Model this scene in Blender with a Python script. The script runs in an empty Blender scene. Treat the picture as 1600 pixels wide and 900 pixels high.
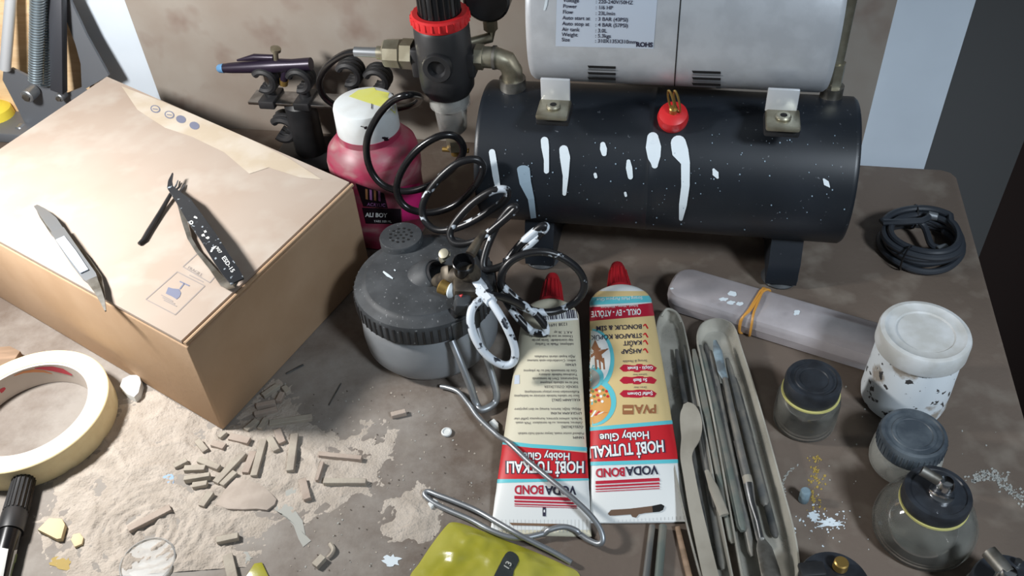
import bpy, bmesh, math, random
import numpy as np
from mathutils import Vector, Matrix, noise
from mathutils.bvhtree import BVHTree
PI = math.pi
rnd = random.Random(7)
scene = bpy.context.scene
COL = scene.collection

# ------------------------------------------------------------------ camera, world, lights, exposure
F_PX, CXP, CYP, CAM_H = 1420.0, 800.0, 450.0, 0.55
_d = Vector((115, 1530, F_PX)).normalized()          # world down, in camera axes (right, down, forward)
_Z = -_d
_Y = (Vector((0, 0, 1)) - Vector((0, 0, 1)).dot(_Z) * _Z).normalized()
_X = _Y.cross(_Z)
ROT = Matrix((_X, _Y, _Z))                           # camera axes -> world
CAM = Vector((0, 0, CAM_H))
cam_data = bpy.data.cameras.new('camera')
cam = bpy.data.objects.new('camera', cam_data)
COL.objects.link(cam)
cam_data.sensor_width = 36
cam_data.lens = 36 * F_PX / 1600
cam_data.clip_start = 0.01
r_, u_, b_ = ROT @ Vector((1, 0, 0)), ROT @ Vector((0, -1, 0)), ROT @ Vector((0, 0, -1))
cam.matrix_world = Matrix(((r_.x, u_.x, b_.x, 0), (r_.y, u_.y, b_.y, 0), (r_.z, u_.z, b_.z, CAM_H), (0, 0, 0, 1)))
scene.camera = cam

vs = scene.view_settings
vs.view_transform = 'Standard'
vs.look = 'None'
vs.exposure = 0.0
vs.gamma = 1.0
vs.use_curve_mapping = False

world = bpy.data.worlds.new('room_air')
scene.world = world
world.use_nodes = True
wn, wl = world.node_tree.nodes, world.node_tree.links
bg = wn['Background']
bg.inputs[0].default_value = (0.66, 0.74, 0.80, 1)
tcw = wn.new('ShaderNodeTexCoord')
sepw = wn.new('ShaderNodeSeparateXYZ')
wl.new(tcw.outputs['Generated'], sepw.inputs[0])
mrw = wn.new('ShaderNodeMapRange')                   # pale ceiling above, darker room and floor below
mrw.inputs['From Min'].default_value = -0.5
mrw.inputs['From Max'].default_value = 0.8
mrw.inputs['To Min'].default_value = 0.03
mrw.inputs['To Max'].default_value = 0.17
wl.new(sepw.outputs['Z'], mrw.inputs['Value'])
wl.new(mrw.outputs['Result'], bg.inputs[1])


def lamp(name, kind, loc, target, energy, color, **kw):
    l = bpy.data.lights.new(name, kind)
    l.energy = energy
    l.color = color
    for k, v in kw.items():
        setattr(l, k, v)
    o = bpy.data.objects.new(name, l)
    o.location = loc
    o.rotation_euler = (Vector(target) - Vector(loc)).to_track_quat('-Z', 'Y').to_euler()
    COL.objects.link(o)
    return o


# the desk lamp's bulb (its head is above the left edge of the frame) and the room's ceiling light
lamp('desk_lamp_light', 'SPOT', (-0.49, 0.515, 0.385), (-0.48, 0.54, 0.0), 16.5, (1.0, 0.985, 0.965),
     spot_size=math.radians(164), spot_blend=0.25, shadow_soft_size=0.035)
lamp('room_light', 'SPOT', (0.78, -0.62, 1.25), (0.35, 0.43, 0.02), 112.0, (0.80, 0.90, 1.0),
     spot_size=math.radians(41), spot_blend=1.0, shadow_soft_size=0.14)


# ------------------------------------------------------------------ picture geometry (used to find places on real planes)
def ray(px, py):
    return ROT @ Vector(((px - CXP) / F_PX, (py - CYP) / F_PX, 1.0))


def at(px, py, z=0.0):
    r = ray(px, py)
    return CAM + r * ((z - CAM_H) / r.z)


ANG = math.radians(-13.5)                            # the table's own heading
E1 = Vector((math.cos(ANG), math.sin(ANG), 0))       # along the wall, to the right
E2 = Vector((-math.sin(ANG), math.cos(ANG), 0))      # towards the wall


def W(s, t, z):
    return E1 * s + E2 * t + Vector((0, 0, z))


def att(px, py, t):
    r = ray(px, py)
    return CAM + r * (t / r.dot(E2))


def proj(p):
    c = ROT.transposed() @ (Vector(p) - CAM)
    return CXP + F_PX * c.x / c.z, CYP + F_PX * c.y / c.z


def zover(base, py):
    """height above table point base at which a vertical through it reaches picture row py"""
    lo, hi = 0.0, 0.5
    for _ in range(40):
        m = (lo + hi) / 2
        if proj((base.x, base.y, m))[1] > py:
            lo = m
        else:
            hi = m
    return lo


# ------------------------------------------------------------------ materials
def lin(c):
    def f(v):
        v = v / 255.0
        return v / 12.92 if v <= 0.04045 else ((v + 0.055) / 1.055) ** 2.4
    return (f(c[0]), f(c[1]), f(c[2]), 1.0)


MATS = {}


def mat(name, c1, rough=0.55, metal=0.0, c2=None, scale=30, lo=0.4, hi=0.6, detail=4, c3=None, scale3=150, lo3=0.62, hi3=0.66,
        bump=0.0, bscale=200, spec=0.5, coat=0.0, stretch=None, emit=None):
    m = bpy.data.materials.new(name)
    m.use_nodes = True
    nt = m.node_tree
    N, L = nt.nodes, nt.links
    p = N['Principled BSDF']
    p.inputs['Roughness'].default_value = rough
    p.inputs['Metallic'].default_value = metal
    p.inputs['Specular IOR Level'].default_value = spec
    p.inputs['Coat Weight'].default_value = coat
    p.inputs['Base Color'].default_value = lin(c1)
    tc = N.new('ShaderNodeTexCoord')
    vec = tc.outputs['Object']
    if stretch:
        mp = N.new('ShaderNodeMapping')
        mp.inputs['Scale'].default_value = stretch
        L.new(vec, mp.inputs['Vector'])
        vec = mp.outputs['Vector']

    def nz(s, d=4):
        n = N.new('ShaderNodeTexNoise')
        n.inputs['Scale'].default_value = s
        n.inputs['Detail'].default_value = d
        L.new(vec, n.inputs['Vector'])
        return n.outputs['Fac']

    def ramp(f, a, b):
        r = N.new('ShaderNodeMapRange')
        r.inputs['From Min'].default_value = a
        r.inputs['From Max'].default_value = b
        L.new(f, r.inputs['Value'])
        return r.outputs['Result']

    def mix(f, a, b):
        x = N.new('ShaderNodeMix')
        x.data_type = 'RGBA'
        L.new(f, x.inputs['Factor'])
        for k, v in ((6, a), (7, b)):
            if isinstance(v, tuple):
                x.inputs[k].default_value = v
            else:
                L.new(v, x.inputs[k])
        return x.outputs[2]
    col = lin(c1)
    if c2:
        col = mix(ramp(nz(scale, detail), lo, hi), col, lin(c2))
    if c3:
        col = mix(ramp(nz(scale3, 3), lo3, hi3), col, lin(c3))
    if not isinstance(col, tuple):
        L.new(col, p.inputs['Base Color'])
    if bump:
        bp = N.new('ShaderNodeBump')
        bp.inputs['Strength'].default_value = bump
        bp.inputs['Distance'].default_value = 0.001
        L.new(nz(bscale, 6), bp.inputs['Height'])
        L.new(bp.outputs['Normal'], p.inputs['Normal'])
    MATS[name] = m
    return m


def clear(name, c, solid, rough=0.15, c2=None, scale=40, solid2=None, tint=None):
    """see-through glass or plastic: fresnel reflection, clear body, a dusty film of share `solid`"""
    m = bpy.data.materials.new(name)
    m.use_nodes = True
    nt = m.node_tree
    N, L = nt.nodes, nt.links
    p = N['Principled BSDF']
    p.inputs['Base Color'].default_value = lin(c)
    p.inputs['Roughness'].default_value = 0.45
    tr = N.new('ShaderNodeBsdfTransparent')
    tr.inputs['Color'].default_value = lin(tint) if tint else (0.97, 0.98, 0.97, 1)
    gl = N.new('ShaderNodeBsdfGlossy')
    gl.inputs['Roughness'].default_value = rough
    fr = N.new('ShaderNodeFresnel')
    fr.inputs['IOR'].default_value = 1.45
    m1 = N.new('ShaderNodeMixShader')
    L.new(fr.outputs['Fac'], m1.inputs[0])
    L.new(tr.outputs[0], m1.inputs[1])
    L.new(gl.outputs[0], m1.inputs[2])
    m2 = N.new('ShaderNodeMixShader')
    m2.inputs[0].default_value = solid
    L.new(m1.outputs[0], m2.inputs[1])
    L.new(p.outputs[0], m2.inputs[2])
    tc = N.new('ShaderNodeTexCoord')
    n = N.new('ShaderNodeTexNoise')
    n.inputs['Scale'].default_value = scale
    n.inputs['Detail'].default_value = 5
    L.new(tc.outputs['Object'], n.inputs['Vector'])
    if solid2 is not None:
        r = N.new('ShaderNodeMapRange')
        r.inputs['From Min'].default_value = 0.42
        r.inputs['From Max'].default_value = 0.66
        r.inputs['To Min'].default_value = solid
        r.inputs['To Max'].default_value = solid2
        L.new(n.outputs['Fac'], r.inputs['Value'])
        L.new(r.outputs['Result'], m2.inputs[0])
    if c2:
        x = N.new('ShaderNodeMix')
        x.data_type = 'RGBA'
        x.inputs[6].default_value = lin(c)
        x.inputs[7].default_value = lin(c2)
        r = N.new('ShaderNodeMapRange')
        r.inputs['From Min'].default_value = 0.4
        r.inputs['From Max'].default_value = 0.6
        L.new(n.outputs['Fac'], r.inputs['Value'])
        L.new(r.outputs['Result'], x.inputs['Factor'])
        L.new(x.outputs[2], p.inputs['Base Color'])
    L.new(m2.outputs[0], N['Material Output'].inputs['Surface'])
    MATS[name] = m
    return m


# ------------------------------------------------------------------ mesh builder
def frame(o, z, x=None):
    """matrix with origin o and local z along z"""
    z = Vector(z).normalized()
    x = Vector(x) if x else (Vector((1, 0, 0)) if abs(z.x) < 0.9 else Vector((0, 1, 0)))
    x = (x - x.dot(z) * z).normalized()
    y = z.cross(x)
    return Matrix(((x.x, y.x, z.x, o[0]), (x.y, y.y, z.y, o[1]), (x.z, y.z, z.z, o[2]), (0, 0, 0, 1)))


def smooth_path(pts, n=8, closed=False):
    P = [Vector(p) for p in pts]
    out = []
    k = len(P)
    for i in range(k if closed else k - 1):
        if closed:
            a, b, c, d = P[i - 1], P[i], P[(i + 1) % k], P[(i + 2) % k]
        else:
            b, c = P[i], P[i + 1]
            a = P[i - 1] if i else b * 2 - c
            d = P[i + 2] if i + 2 < k else c * 2 - b
        for j in range(n):
            t = j / n
            out.append(0.5 * ((2 * b) + (c - a) * t + (2 * a - 5 * b + 4 * c - d) * t * t + (3 * b - a - 3 * c + d) * t ** 3))
    if not closed:
        out.append(P[-1])
    return out


class MB:
    def __init__(self):
        self.v, self.f, self.m, self.mats = [], [], [], []

    def mi(self, m):
        m = MATS[m] if isinstance(m, str) else m
        if m not in self.mats:
            self.mats.append(m)
        return self.mats.index(m)

    def add(self, vs_, fs, m, M=None):
        k = self.mi(m)
        o = len(self.v)
        self.v += [(M @ Vector(p)) if M else Vector(p) for p in vs_]
        self.f += [tuple(i + o for i in f) for f in fs]
        self.m += [k] * len(fs)
        return self

    def bm(self, b, m, M=None):
        b.verts.index_update()
        self.add([v.co.copy() for v in b.verts], [[v.index for v in f.verts] for f in b.faces], m, M)
        b.free()
        return self

    def box(self, size, m, M=None, bev=0.0, seg=2):
        b = bmesh.new()
        bmesh.ops.create_cube(b, size=1)
        for v in b.verts:
            v.co = Vector((v.co.x * size[0], v.co.y * size[1], v.co.z * size[2]))
        if bev:
            bmesh.ops.bevel(b, geom=list(b.edges), offset=bev, segments=seg, affect='EDGES', profile=0.5)
        return self.bm(b, m, M)

    def lathe(self, prof, m, M=None, seg=40, closed=False):
        vs_, fs, rows = [], [], []
        for r, z in prof:
            if r < 1e-7:
                rows.append([len(vs_)])
                vs_.append((0, 0, z))
            else:
                rows.append(list(range(len(vs_), len(vs_) + seg)))
                vs_ += [(r * math.cos(2 * PI * i / seg), r * math.sin(2 * PI * i / seg), z) for i in range(seg)]
        pairs = list(zip(rows, rows[1:]))
        if closed:
            pairs.append((rows[-1], rows[0]))
        for a, b in pairs:
            for i in range(seg):
                j = (i + 1) % seg
                if len(a) == 1 and len(b) == 1:
                    continue
                if len(a) == 1:
                    fs.append((a[0], b[j], b[i]))
                elif len(b) == 1:
                    fs.append((a[i], a[j], b[0]))
                else:
                    fs.append((a[i], a[j], b[j], b[i]))
        return self.add(vs_, fs, m, M)

    def cyl(self, p0, p1, r0, m, r1=None, seg=20, bev=0.0):
        p0, p1 = Vector(p0), Vector(p1)
        r1 = r0 if r1 is None else r1
        L = (p1 - p0).length
        if bev:
            pr = [(0, 0), (r0 - bev, 0), (r0, bev), (r1, L - bev), (r1 - bev, L), (0, L)]
        else:
            pr = [(0, 0), (r0, 0), (r1, L), (0, L)]
        return self.lathe(pr, m, frame(p0, p1 - p0), seg)

    def tube(self, pts, r, m, seg=10, closed=False, flat=None):
        """round (or flattened) tube along a path; r one radius or a list"""
        P = [Vector(p) for p in pts]
        n = len(P)
        rs = r if isinstance(r, (list, tuple)) else [r] * n
        vs_, fs = [], []
        up = None
        for i in range(n):
            if closed:
                t = P[(i + 1) % n] - P[i - 1]
            else:
                t = P[min(i + 1, n - 1)] - P[max(i - 1, 0)]
            t = t.normalized() if t.length > 1e-9 else Vector((0, 0, 1))
            if up is None:
                up = Vector((0, 0, 1)) if abs(t.z) < 0.9 else Vector((0, 1, 0))
            up = (up - up.dot(t) * t).normalized()
            sd = t.cross(up)
            for k in range(seg):
                a = 2 * PI * k / seg
                q = (sd * math.cos(a) * rs[i] + up * math.sin(a) * rs[i] * (flat or 1.0))
                vs_.append(P[i] + q)
        rng = n if closed else n - 1
        for i in range(rng):
            for k in range(seg):
                a, b = i * seg + k, i * seg + (k + 1) % seg
                c, d = ((i + 1) % n) * seg + (k + 1) % seg, ((i + 1) % n) * seg + k
                fs.append((a, b, c, d))
        if not closed:
            fs.append(tuple(reversed(range(seg))))
            fs.append(tuple(range((n - 1) * seg, n * seg)))
        return self.add(vs_, fs, m)

    def prism(self, poly, h, m, M=None, bev=0.0):
        """outline in local xy raised from z=0 to h"""
        b = bmesh.new()
        vv = [b.verts.new((p[0], p[1], 0)) for p in poly]
        f = b.faces.new(vv)
        r = bmesh.ops.extrude_face_region(b, geom=[f])
        for e in r['geom']:
            if isinstance(e, bmesh.types.BMVert):
                e.co.z += h
        bmesh.ops.recalc_face_normals(b, faces=b.faces)
        if bev:
            top = [e for e in b.edges if all(v.co.z > h - 1e-6 for v in e.verts)]
            bmesh.ops.bevel(b, geom=top, offset=bev, segments=2, affect='EDGES', profile=0.5)
        return self.bm(b, m, M)

    def slab(self, low, high, m):
        """solid between two outlines of equal count (world points)"""
        n = len(low)
        fs = [tuple(reversed(range(n))), tuple(range(n, 2 * n))]
        fs += [(i, (i + 1) % n, n + (i + 1) % n, n + i) for i in range(n)]
        return self.add(list(low) + list(high), fs, m)

    def grid(self, fn, nu, nv, m, wrap=False):
        vs_ = [fn(i / nu, j / nv) for j in range(nv + 1) for i in range(nu + (0 if wrap else 1))]
        w = nu if wrap else nu + 1
        fs = []
        for j in range(nv):
            for i in range(nu):
                a, b = j * w + i, j * w + (i + 1) % w
                fs.append((a, b, b + w, a + w))
        return self.add(vs_, fs, m)

    def bvh(self):
        return BVHTree.FromPolygons([tuple(p) for p in self.v], self.f)

    def obj(self, name, parent=None, world=True, loc=None, sharp=38, clean=True):
        me = bpy.data.meshes.new(name)
        if parent is not None and world:
            inv = parent['_m'].inverted()
            pts = [inv @ p for p in self.v]
        elif loc is not None:
            pts = [p - Vector(loc) for p in self.v]
        else:
            pts = self.v
        me.from_pydata([tuple(p) for p in pts], [], self.f)
        for m in self.mats:
            me.materials.append(m)
        me.polygons.foreach_set('material_index', self.m)
        me.polygons.foreach_set('use_smooth', [True] * len(self.f))
        me.update()
        if clean:
            b = bmesh.new()
            b.from_mesh(me)
            bmesh.ops.recalc_face_normals(b, faces=b.faces)
            b.to_mesh(me)
            b.free()
        me.set_sharp_from_angle(angle=math.radians(sharp))
        o = bpy.data.objects.new(name, me)
        COL.objects.link(o)
        if parent is not None:
            o.parent = PARENT[id(parent)] if isinstance(parent, dict) else parent
        elif loc is not None:
            o.location = loc
        return o


PARENT = {}


def thing(name, label, cat, loc=(0, 0, 0), rz=0.0, group=None):
    """an Empty at the thing's base that parents its parts; returns a handle carrying its matrix"""
    o = bpy.data.objects.new(name, None)
    o.empty_display_size = 0.02
    o.location = loc
    o.rotation_euler = (0, 0, rz)
    o['label'] = label
    o['category'] = cat
    if group:
        o['group'] = group
    COL.objects.link(o)
    h = {'_m': Matrix.Translation(Vector(loc)) @ Matrix.Rotation(rz, 4, 'Z'), 'o': o}
    PARENT[id(h)] = o
    KEEP.append(h)
    return h


KEEP = []


def sub(mb, name, part, h, **kw):
    """a sub-part: mesh in world points under a part of thing h"""
    o = mb.obj(name, h, **kw)
    o.parent = part
    return o


def tag(o, label, cat, group=None, kind=None):
    o['label'] = label
    o['category'] = cat
    if group:
        o['group'] = group
    if kind:
        o['kind'] = kind
    return o


def structure(o):
    o['kind'] = 'structure'
    return o


# ------------------------------------------------------------------ printing laid on a built surface
class Print:
    """flat ink shapes laid onto the surface of a finished part"""

    def __init__(self, mb, off=0.00015):
        self.t = mb.bvh()
        self.off = off

    def hit(self, px, py, k=1.0):
        d = ray(px, py).normalized()
        h = self.t.ray_cast(CAM, d)
        if h[0] is None:
            return None
        n = h[1] if h[1].dot(d) < 0 else -h[1]
        return h[0] + n * self.off * k

    def put(self, out, pts, fs, m, k=1.0):
        P = [self.hit(p[0], p[1], k) for p in pts]
        good = [f for f in fs if all(P[i] is not None for i in f)]
        used = sorted({i for f in good for i in f})
        mp = {a: b for b, a in enumerate(used)}
        out.add([P[i] for i in used], [[mp[i] for i in f] for f in good], m)

    def quad(self, out, corners, m, k=1.0, nu=12, nv=6):
        a, b, c, d = [Vector((p[0], p[1])) for p in corners]
        pts = []
        for j in range(nv + 1):
            for i in range(nu + 1):
                u, v = i / nu, j / nv
                pts.append((a * (1 - u) + b * u) * (1 - v) + (d * (1 - u) + c * u) * v)
        w = nu + 1
        self.put(out, pts, [(j * w + i, j * w + i + 1, (j + 1) * w + i + 1, (j + 1) * w + i) for j in range(nv) for i in range(nu)], m, k)

    def band(self, out, top, bot, xmid, m, k=1.0, nu=26, nv=4, xl=None, xr=None):
        """band across the whole visible width; top / bot give the row for a column"""
        pts = []
        for j in range(nv + 1):
            w = j / nv
            row = lambda x: top(x) * (1 - w) + bot(x) * w
            a = xmid
            while self.hit(a - 0.5, row(a - 0.5)) is not None and (xl is None or a > xl):
                a -= 0.5
            b = xmid
            while self.hit(b + 0.5, row(b + 0.5)) is not None and (xr is None or b < xr):
                b += 0.5
            for i in range(nu + 1):
                x = a + (b - a) * (0.5 - 0.5 * math.cos(PI * i / nu))
                pts.append((x, row(x)))
        w = nu + 1
        self.put(out, pts, [(j * w + i, j * w + i + 1, (j + 1) * w + i + 1, (j + 1) * w + i) for j in range(nv) for i in range(nu)], m, k)

    def blob(self, out, outline, m, k=1.0, rings=4):
        c = sum((Vector((p[0], p[1])) for p in outline), Vector((0, 0))) / len(outline)
        n = len(outline)
        pts = [c]
        fs = []
        for r in range(1, rings + 1):
            for p in outline:
                pts.append(c.lerp(Vector((p[0], p[1])), r / rings))
        for i in range(n):
            j = (i + 1) % n
            fs.append((0, 1 + i, 1 + j))
            for r in range(rings - 1):
                a = 1 + r * n
                fs.append((a + i, a + n + i, a + n + j, a + j))
        self.put(out, pts, fs, m, k)

    def text(self, out, s, org, right, h, m, k=1.0, up=None, bold=0.0, align='CENTER', shear=0.0, w=None):
        """letters h pixels tall centred at org, running along `right` in the picture"""
        vs_, fs = text_mesh(s, bold, align, shear)
        R = Vector(right).normalized()
        U = Vector(up).normalized() if up else Vector((R.y, -R.x))
        sx = Vector(right).length
        if w:
            xs = [p[0] for p in vs_]
            sx = w / ((max(xs) - min(xs)) * h)
        pts = [Vector(org) + R * (p[0] * h * sx) + U * ((p[1] - 0.36) * h) for p in vs_]
        self.put(out, pts, fs, m, k)


TEXT_CACHE = {}


def text_mesh(s, bold, align, shear):
    key = (s, bold, align, shear)
    if key in TEXT_CACHE:
        return TEXT_CACHE[key]
    cu = bpy.data.curves.new('letters', 'FONT')
    cu.body = s
    cu.size = 1.0
    cu.align_x = align
    cu.offset = bold
    cu.shear = shear
    cu.resolution_u = 3
    o = bpy.data.objects.new('letters', cu)
    COL.objects.link(o)
    dg = bpy.context.evaluated_depsgraph_get()
    me = bpy.data.meshes.new_from_object(o.evaluated_get(dg))
    b = bmesh.new()
    b.from_mesh(me)
    bmesh.ops.triangulate(b, faces=b.faces)
    for _ in range(2):
        le = [e for e in b.edges if e.calc_length() > 0.4]
        if le:
            bmesh.ops.subdivide_edges(b, edges=le, cuts=1)
            bmesh.ops.triangulate(b, faces=b.faces)
    b.verts.index_update()
    out = ([v.co.copy() for v in b.verts], [[v.index for v in f.verts] for f in b.faces])
    b.free()
    bpy.data.objects.remove(o)
    bpy.data.curves.remove(cu)
    bpy.data.meshes.remove(me)
    TEXT_CACHE[key] = out
    return out


def circle_px(cx, cy, rx, ry, n=28, rot=0.0):
    c, s = math.cos(rot), math.sin(rot)
    return [(cx + rx * math.cos(2 * PI * i / n) * c - ry * math.sin(2 * PI * i / n) * s,
             cy + rx * math.cos(2 * PI * i / n) * s + ry * math.sin(2 * PI * i / n) * c) for i in range(n)]


def streak_px(path, widths, rg=None):
    """outline of a drip following a pixel path"""
    L, Rr = [], []
    n = len(path)
    for i in range(n):
        a = Vector(path[max(i - 1, 0)])
        b = Vector(path[min(i + 1, n - 1)])
        t = (b - a).normalized()
        nrm = Vector((-t.y, t.x))
        L.append(Vector(path[i]) + nrm * widths[i])
        Rr.append(Vector(path[i]) - nrm * widths[i])
    return L, Rr


def ragged(cx, cy, rx, ry, n=22, j=0.3, rg=rnd, rot=0.0):
    o = []
    for (x, y) in circle_px(cx, cy, rx, ry, n, rot):
        f = 1 + rg.uniform(-j, j)
        o.append((cx + (x - cx) * f, cy + (y - cy) * f))
    return o


# ------------------------------------------------------------------ palette
mat('wall_paint', (208, 218, 228), 0.85, c2=(200, 210, 220), scale=8)
mat('hardboard', (150, 143, 134), 0.8, c2=(134, 121, 110), scale=9, lo=0.35, hi=0.65, detail=6, c3=(124, 106, 96), scale3=22, lo3=0.55, hi3=0.75)
mat('dark_panel', (92, 92, 92), 0.8)
mat('dark_brown', (48, 34, 30), 0.8)
mat('floor_dark', (52, 42, 38), 0.8, c2=(44, 36, 33), scale=12)
mat('plywood', (228, 198, 158), 0.7, c2=(216, 182, 140), scale=20, stretch=(1, 1, 8))
mat('cardboard', (186, 156, 126), 0.85, c2=(178, 147, 116), scale=14, bump=0.15, bscale=300)
mat('cardboard_top', (168, 154, 142), 0.85, c2=(162, 145, 131), scale=11, lo=0.42, hi=0.72, detail=6, c3=(174, 163, 152), scale3=26, lo3=0.5, hi3=0.7)
mat('cardboard_edge', (150, 105, 70), 0.9)
mat('print_grey', (140, 132, 128), 0.8)
mat('print_blue', (112, 116, 136), 0.8)
mat('pale_tape', (196, 186, 172), 0.5, c2=(186, 172, 152), scale=30)
mat('black_plastic', (30, 31, 33), 0.45, c2=(42, 42, 44), scale=40)
mat('black_gloss', (20, 20, 22), 0.25)
mat('dusty_black', (46, 49, 52), 0.6, c2=(70, 73, 76), scale=45, lo=0.4, hi=0.75, detail=7, c3=(120, 122, 124), scale3=380, lo3=0.66, hi3=0.72)
mat('dark_hole', (8, 8, 8), 0.9)
mat('tank_paint', (20, 25, 31), 0.42, c2=(30, 35, 42), scale=16, lo=0.35, hi=0.75, detail=7, c3=(96, 100, 106), scale3=330, lo3=0.70, hi3=0.76)
mat('motor_silver', (196, 200, 205), 0.4, 0.35, c2=(186, 190, 195), scale=60, bump=0.05, bscale=500)
mat('label_foil', (196, 206, 220), 0.5, 0.25)
mat('steel', (190, 192, 194), 0.3, 1.0, c2=(150, 150, 150), scale=60)
mat('bracket_steel', (214, 217, 220), 0.35, 0.45)
mat('dull_steel', (150, 148, 142), 0.45, 0.85, c2=(110, 106, 98), scale=60)
mat('zinc', (150, 154, 158), 0.42, 0.75)
mat('chrome', (220, 222, 225), 0.15, 1.0)
mat('nickel', (168, 164, 146), 0.4, 0.8, c2=(140, 134, 116), scale=50)
mat('brass', (170, 140, 80), 0.4, 0.8)
mat('old_brass', (92, 84, 72), 0.5, 0.5, c2=(60, 54, 48), scale=90, lo=0.4, hi=0.6)
mat('red_plastic', (196, 36, 40), 0.4)
mat('red_cap', (170, 30, 38), 0.45, c2=(150, 26, 36), scale=60)
mat('white_plastic', (214, 216, 214), 0.5)
mat('dusty_white', (198, 200, 200), 0.6, c2=(180, 180, 176), scale=50)
mat('white_paint', (206, 216, 222), 0.5)
mat('white_paint_thin', (130, 150, 165), 0.5)
mat('hose_black', (26, 26, 28), 0.35, c2=(196, 204, 212), scale=70, lo=0.60, hi=0.63, detail=3)
mat('hose_mid', (24, 24, 27), 0.35, c2=(206, 214, 222), scale=85, lo=0.52, hi=0.55, detail=3)
mat('hose_white', (30, 34, 44), 0.45, c2=(206, 214, 222), scale=105, lo=0.42, hi=0.46, detail=3)
mat('paint_pink', (150, 48, 76), 0.45, c2=(136, 84, 92), scale=44, lo=0.42, hi=0.66, detail=8, c3=(158, 122, 122), scale3=34, lo3=0.54, hi3=0.74, stretch=(1, 1, 2.2))
mat('pink_clean', (206, 40, 116), 0.35)
mat('label_black', (26, 16, 24), 0.4)
mat('label_tan', (170, 120, 80), 0.5)
mat('label_purple', (170, 110, 170), 0.5)
mat('cap_white', (206, 212, 214), 0.45, c2=(196, 200, 200), scale=30)
mat('paint_yellow', (206, 206, 92), 0.5, c2=(206, 208, 120), scale=40)
mat('masking_tape', (238, 222, 178), 0.7, c2=(232, 214, 168), scale=120)
mat('masking_top', (240, 228, 198), 0.75)
mat('tape_core', (206, 196, 186), 0.7)
mat('core_red', (206, 70, 84), 0.6)
mat('core_orange', (222, 150, 100), 0.6)
mat('clay', (172, 164, 150), 0.9, c2=(158, 148, 136), scale=60, bump=0.3, bscale=500)
mat('clay_pink', (172, 158, 146), 0.9, c2=(162, 146, 134), scale=60, bump=0.3, bscale=500)
mat('dust', (182, 172, 161), 1.0, c2=(168, 158, 147), scale=60, bump=1.0, bscale=600, spec=0.1)
mat('flake', (176, 164, 153), 0.95, c2=(166, 154, 143), scale=90)
mat('tube_white', (212, 214, 212), 0.4)
mat('tube_cream', (204, 198, 176), 0.42)
mat('tube_tan', (206, 182, 130), 0.42)
mat('tube_orange', (206, 150, 80), 0.42)
mat('ink_red', (190, 34, 42), 0.4)
mat('ink_crimson', (172, 30, 52), 0.4)
mat('ink_teal', (92, 184, 194), 0.4)
mat('ink_sky', (160, 212, 220), 0.4)
mat('ink_navy', (40, 38, 58), 0.5)
mat('ink_grey', (96, 92, 92), 0.5)
mat('ink_white', (226, 228, 226), 0.4)
mat('ink_brown', (146, 96, 62), 0.5)
mat('ink_green', (104, 120, 60), 0.5)
mat('file_grey', (104, 104, 102), 0.55, 0.35, c2=(128, 124, 116), scale=60, detail=6)
mat('file_dark', (66, 68, 68), 0.55, 0.35, c2=(96, 94, 90), scale=60, detail=6)
mat('file_green', (96, 104, 98), 0.6, 0.2, c2=(116, 114, 106), scale=60, detail=6)
mat('ivory', (156, 150, 138), 0.55, c2=(138, 132, 120), scale=30)
mat('wood_strip', (150, 124, 102), 0.8, c2=(126, 104, 84), scale=20, stretch=(1, 6, 1))
mat('paint_covered', (206, 212, 216), 0.55, c2=(152, 144, 134), scale=34, lo=0.57, hi=0.62, detail=6, c3=(58, 56, 56), scale3=150, lo3=0.61, hi3=0.64)
mat('lid_dark', (34, 36, 40), 0.4, c2=(46, 50, 56), scale=60)
mat('lid_dusty', (52, 60, 68), 0.5, c2=(92, 100, 106), scale=55, lo=0.42, hi=0.72, detail=6)
mat('seal_yellow', (196, 190, 120), 0.5)
mat('cable', (44, 48, 54), 0.4)
mat('rubber_band', (196, 140, 62), 0.5)
mat('sachet', (146, 142, 40), 0.28, c2=(164, 160, 74), scale=24, lo=0.35, hi=0.7, bump=0.5, bscale=60)
mat('sachet_label', (48, 52, 52), 0.4)
mat('lamp_grey', (110, 114, 120), 0.5, 0.3)
mat('lamp_dark', (58, 60, 66), 0.5, 0.2)
mat('lamp_pale', (196, 200, 204), 0.4, 0.3)
mat('spring_steel', (170, 186, 196), 0.3, 0.8)
mat('airbrush_purple', (40, 32, 48), 0.35, 0.3)
mat('blue_tip', (110, 160, 206), 0.3, 0.4)
mat('stain_blue', (140, 170, 206), 0.6)
mat('stain_yellow', (158, 134, 66), 0.7)
mat('stain_pale', (160, 160, 154), 0.8)
mat('pink_inside', (186, 84, 126), 0.6, c2=(176, 110, 140), scale=30)
mat('blue_chip', (120, 140, 150), 0.5, c2=(90, 108, 116), scale=100)
mat('beige_chip', (210, 190, 150), 0.7)
mat('yellow', (226, 206, 70), 0.5)
clear('frosted_glass', (150, 154, 158), 0.62, 0.3, scale=14, solid2=0.8)
clear('jar_glass', (186, 184, 176), 0.07, 0.06, scale=26, solid2=0.17)
clear('cloudy_glass', (176, 176, 170), 0.4, 0.1, scale=30, solid2=0.8)
clear('case_plastic', (222, 214, 216), 0.34, 0.15, scale=18, solid2=0.5)
clear('tray_plastic', (206, 202, 190), 0.34, 0.12, scale=24, solid2=0.58)
clear('bowl_plastic', (190, 190, 186), 0.35, 0.1, scale=20)
clear('film_plastic', (226, 226, 224), 0.35, 0.1, scale=20)

# ------------------------------------------------------------------ the setting
def wbox(s0, s1, t0, t1, z0, z1, m, bev=0.0):
    c = W((s0 + s1) / 2, (t0 + t1) / 2, (z0 + z1) / 2)
    return MB().box((s1 - s0, t1 - t0, z1 - z0), m, Matrix.Translation(c) @ Matrix.Rotation(ANG, 4, 'Z'), bev)


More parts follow.
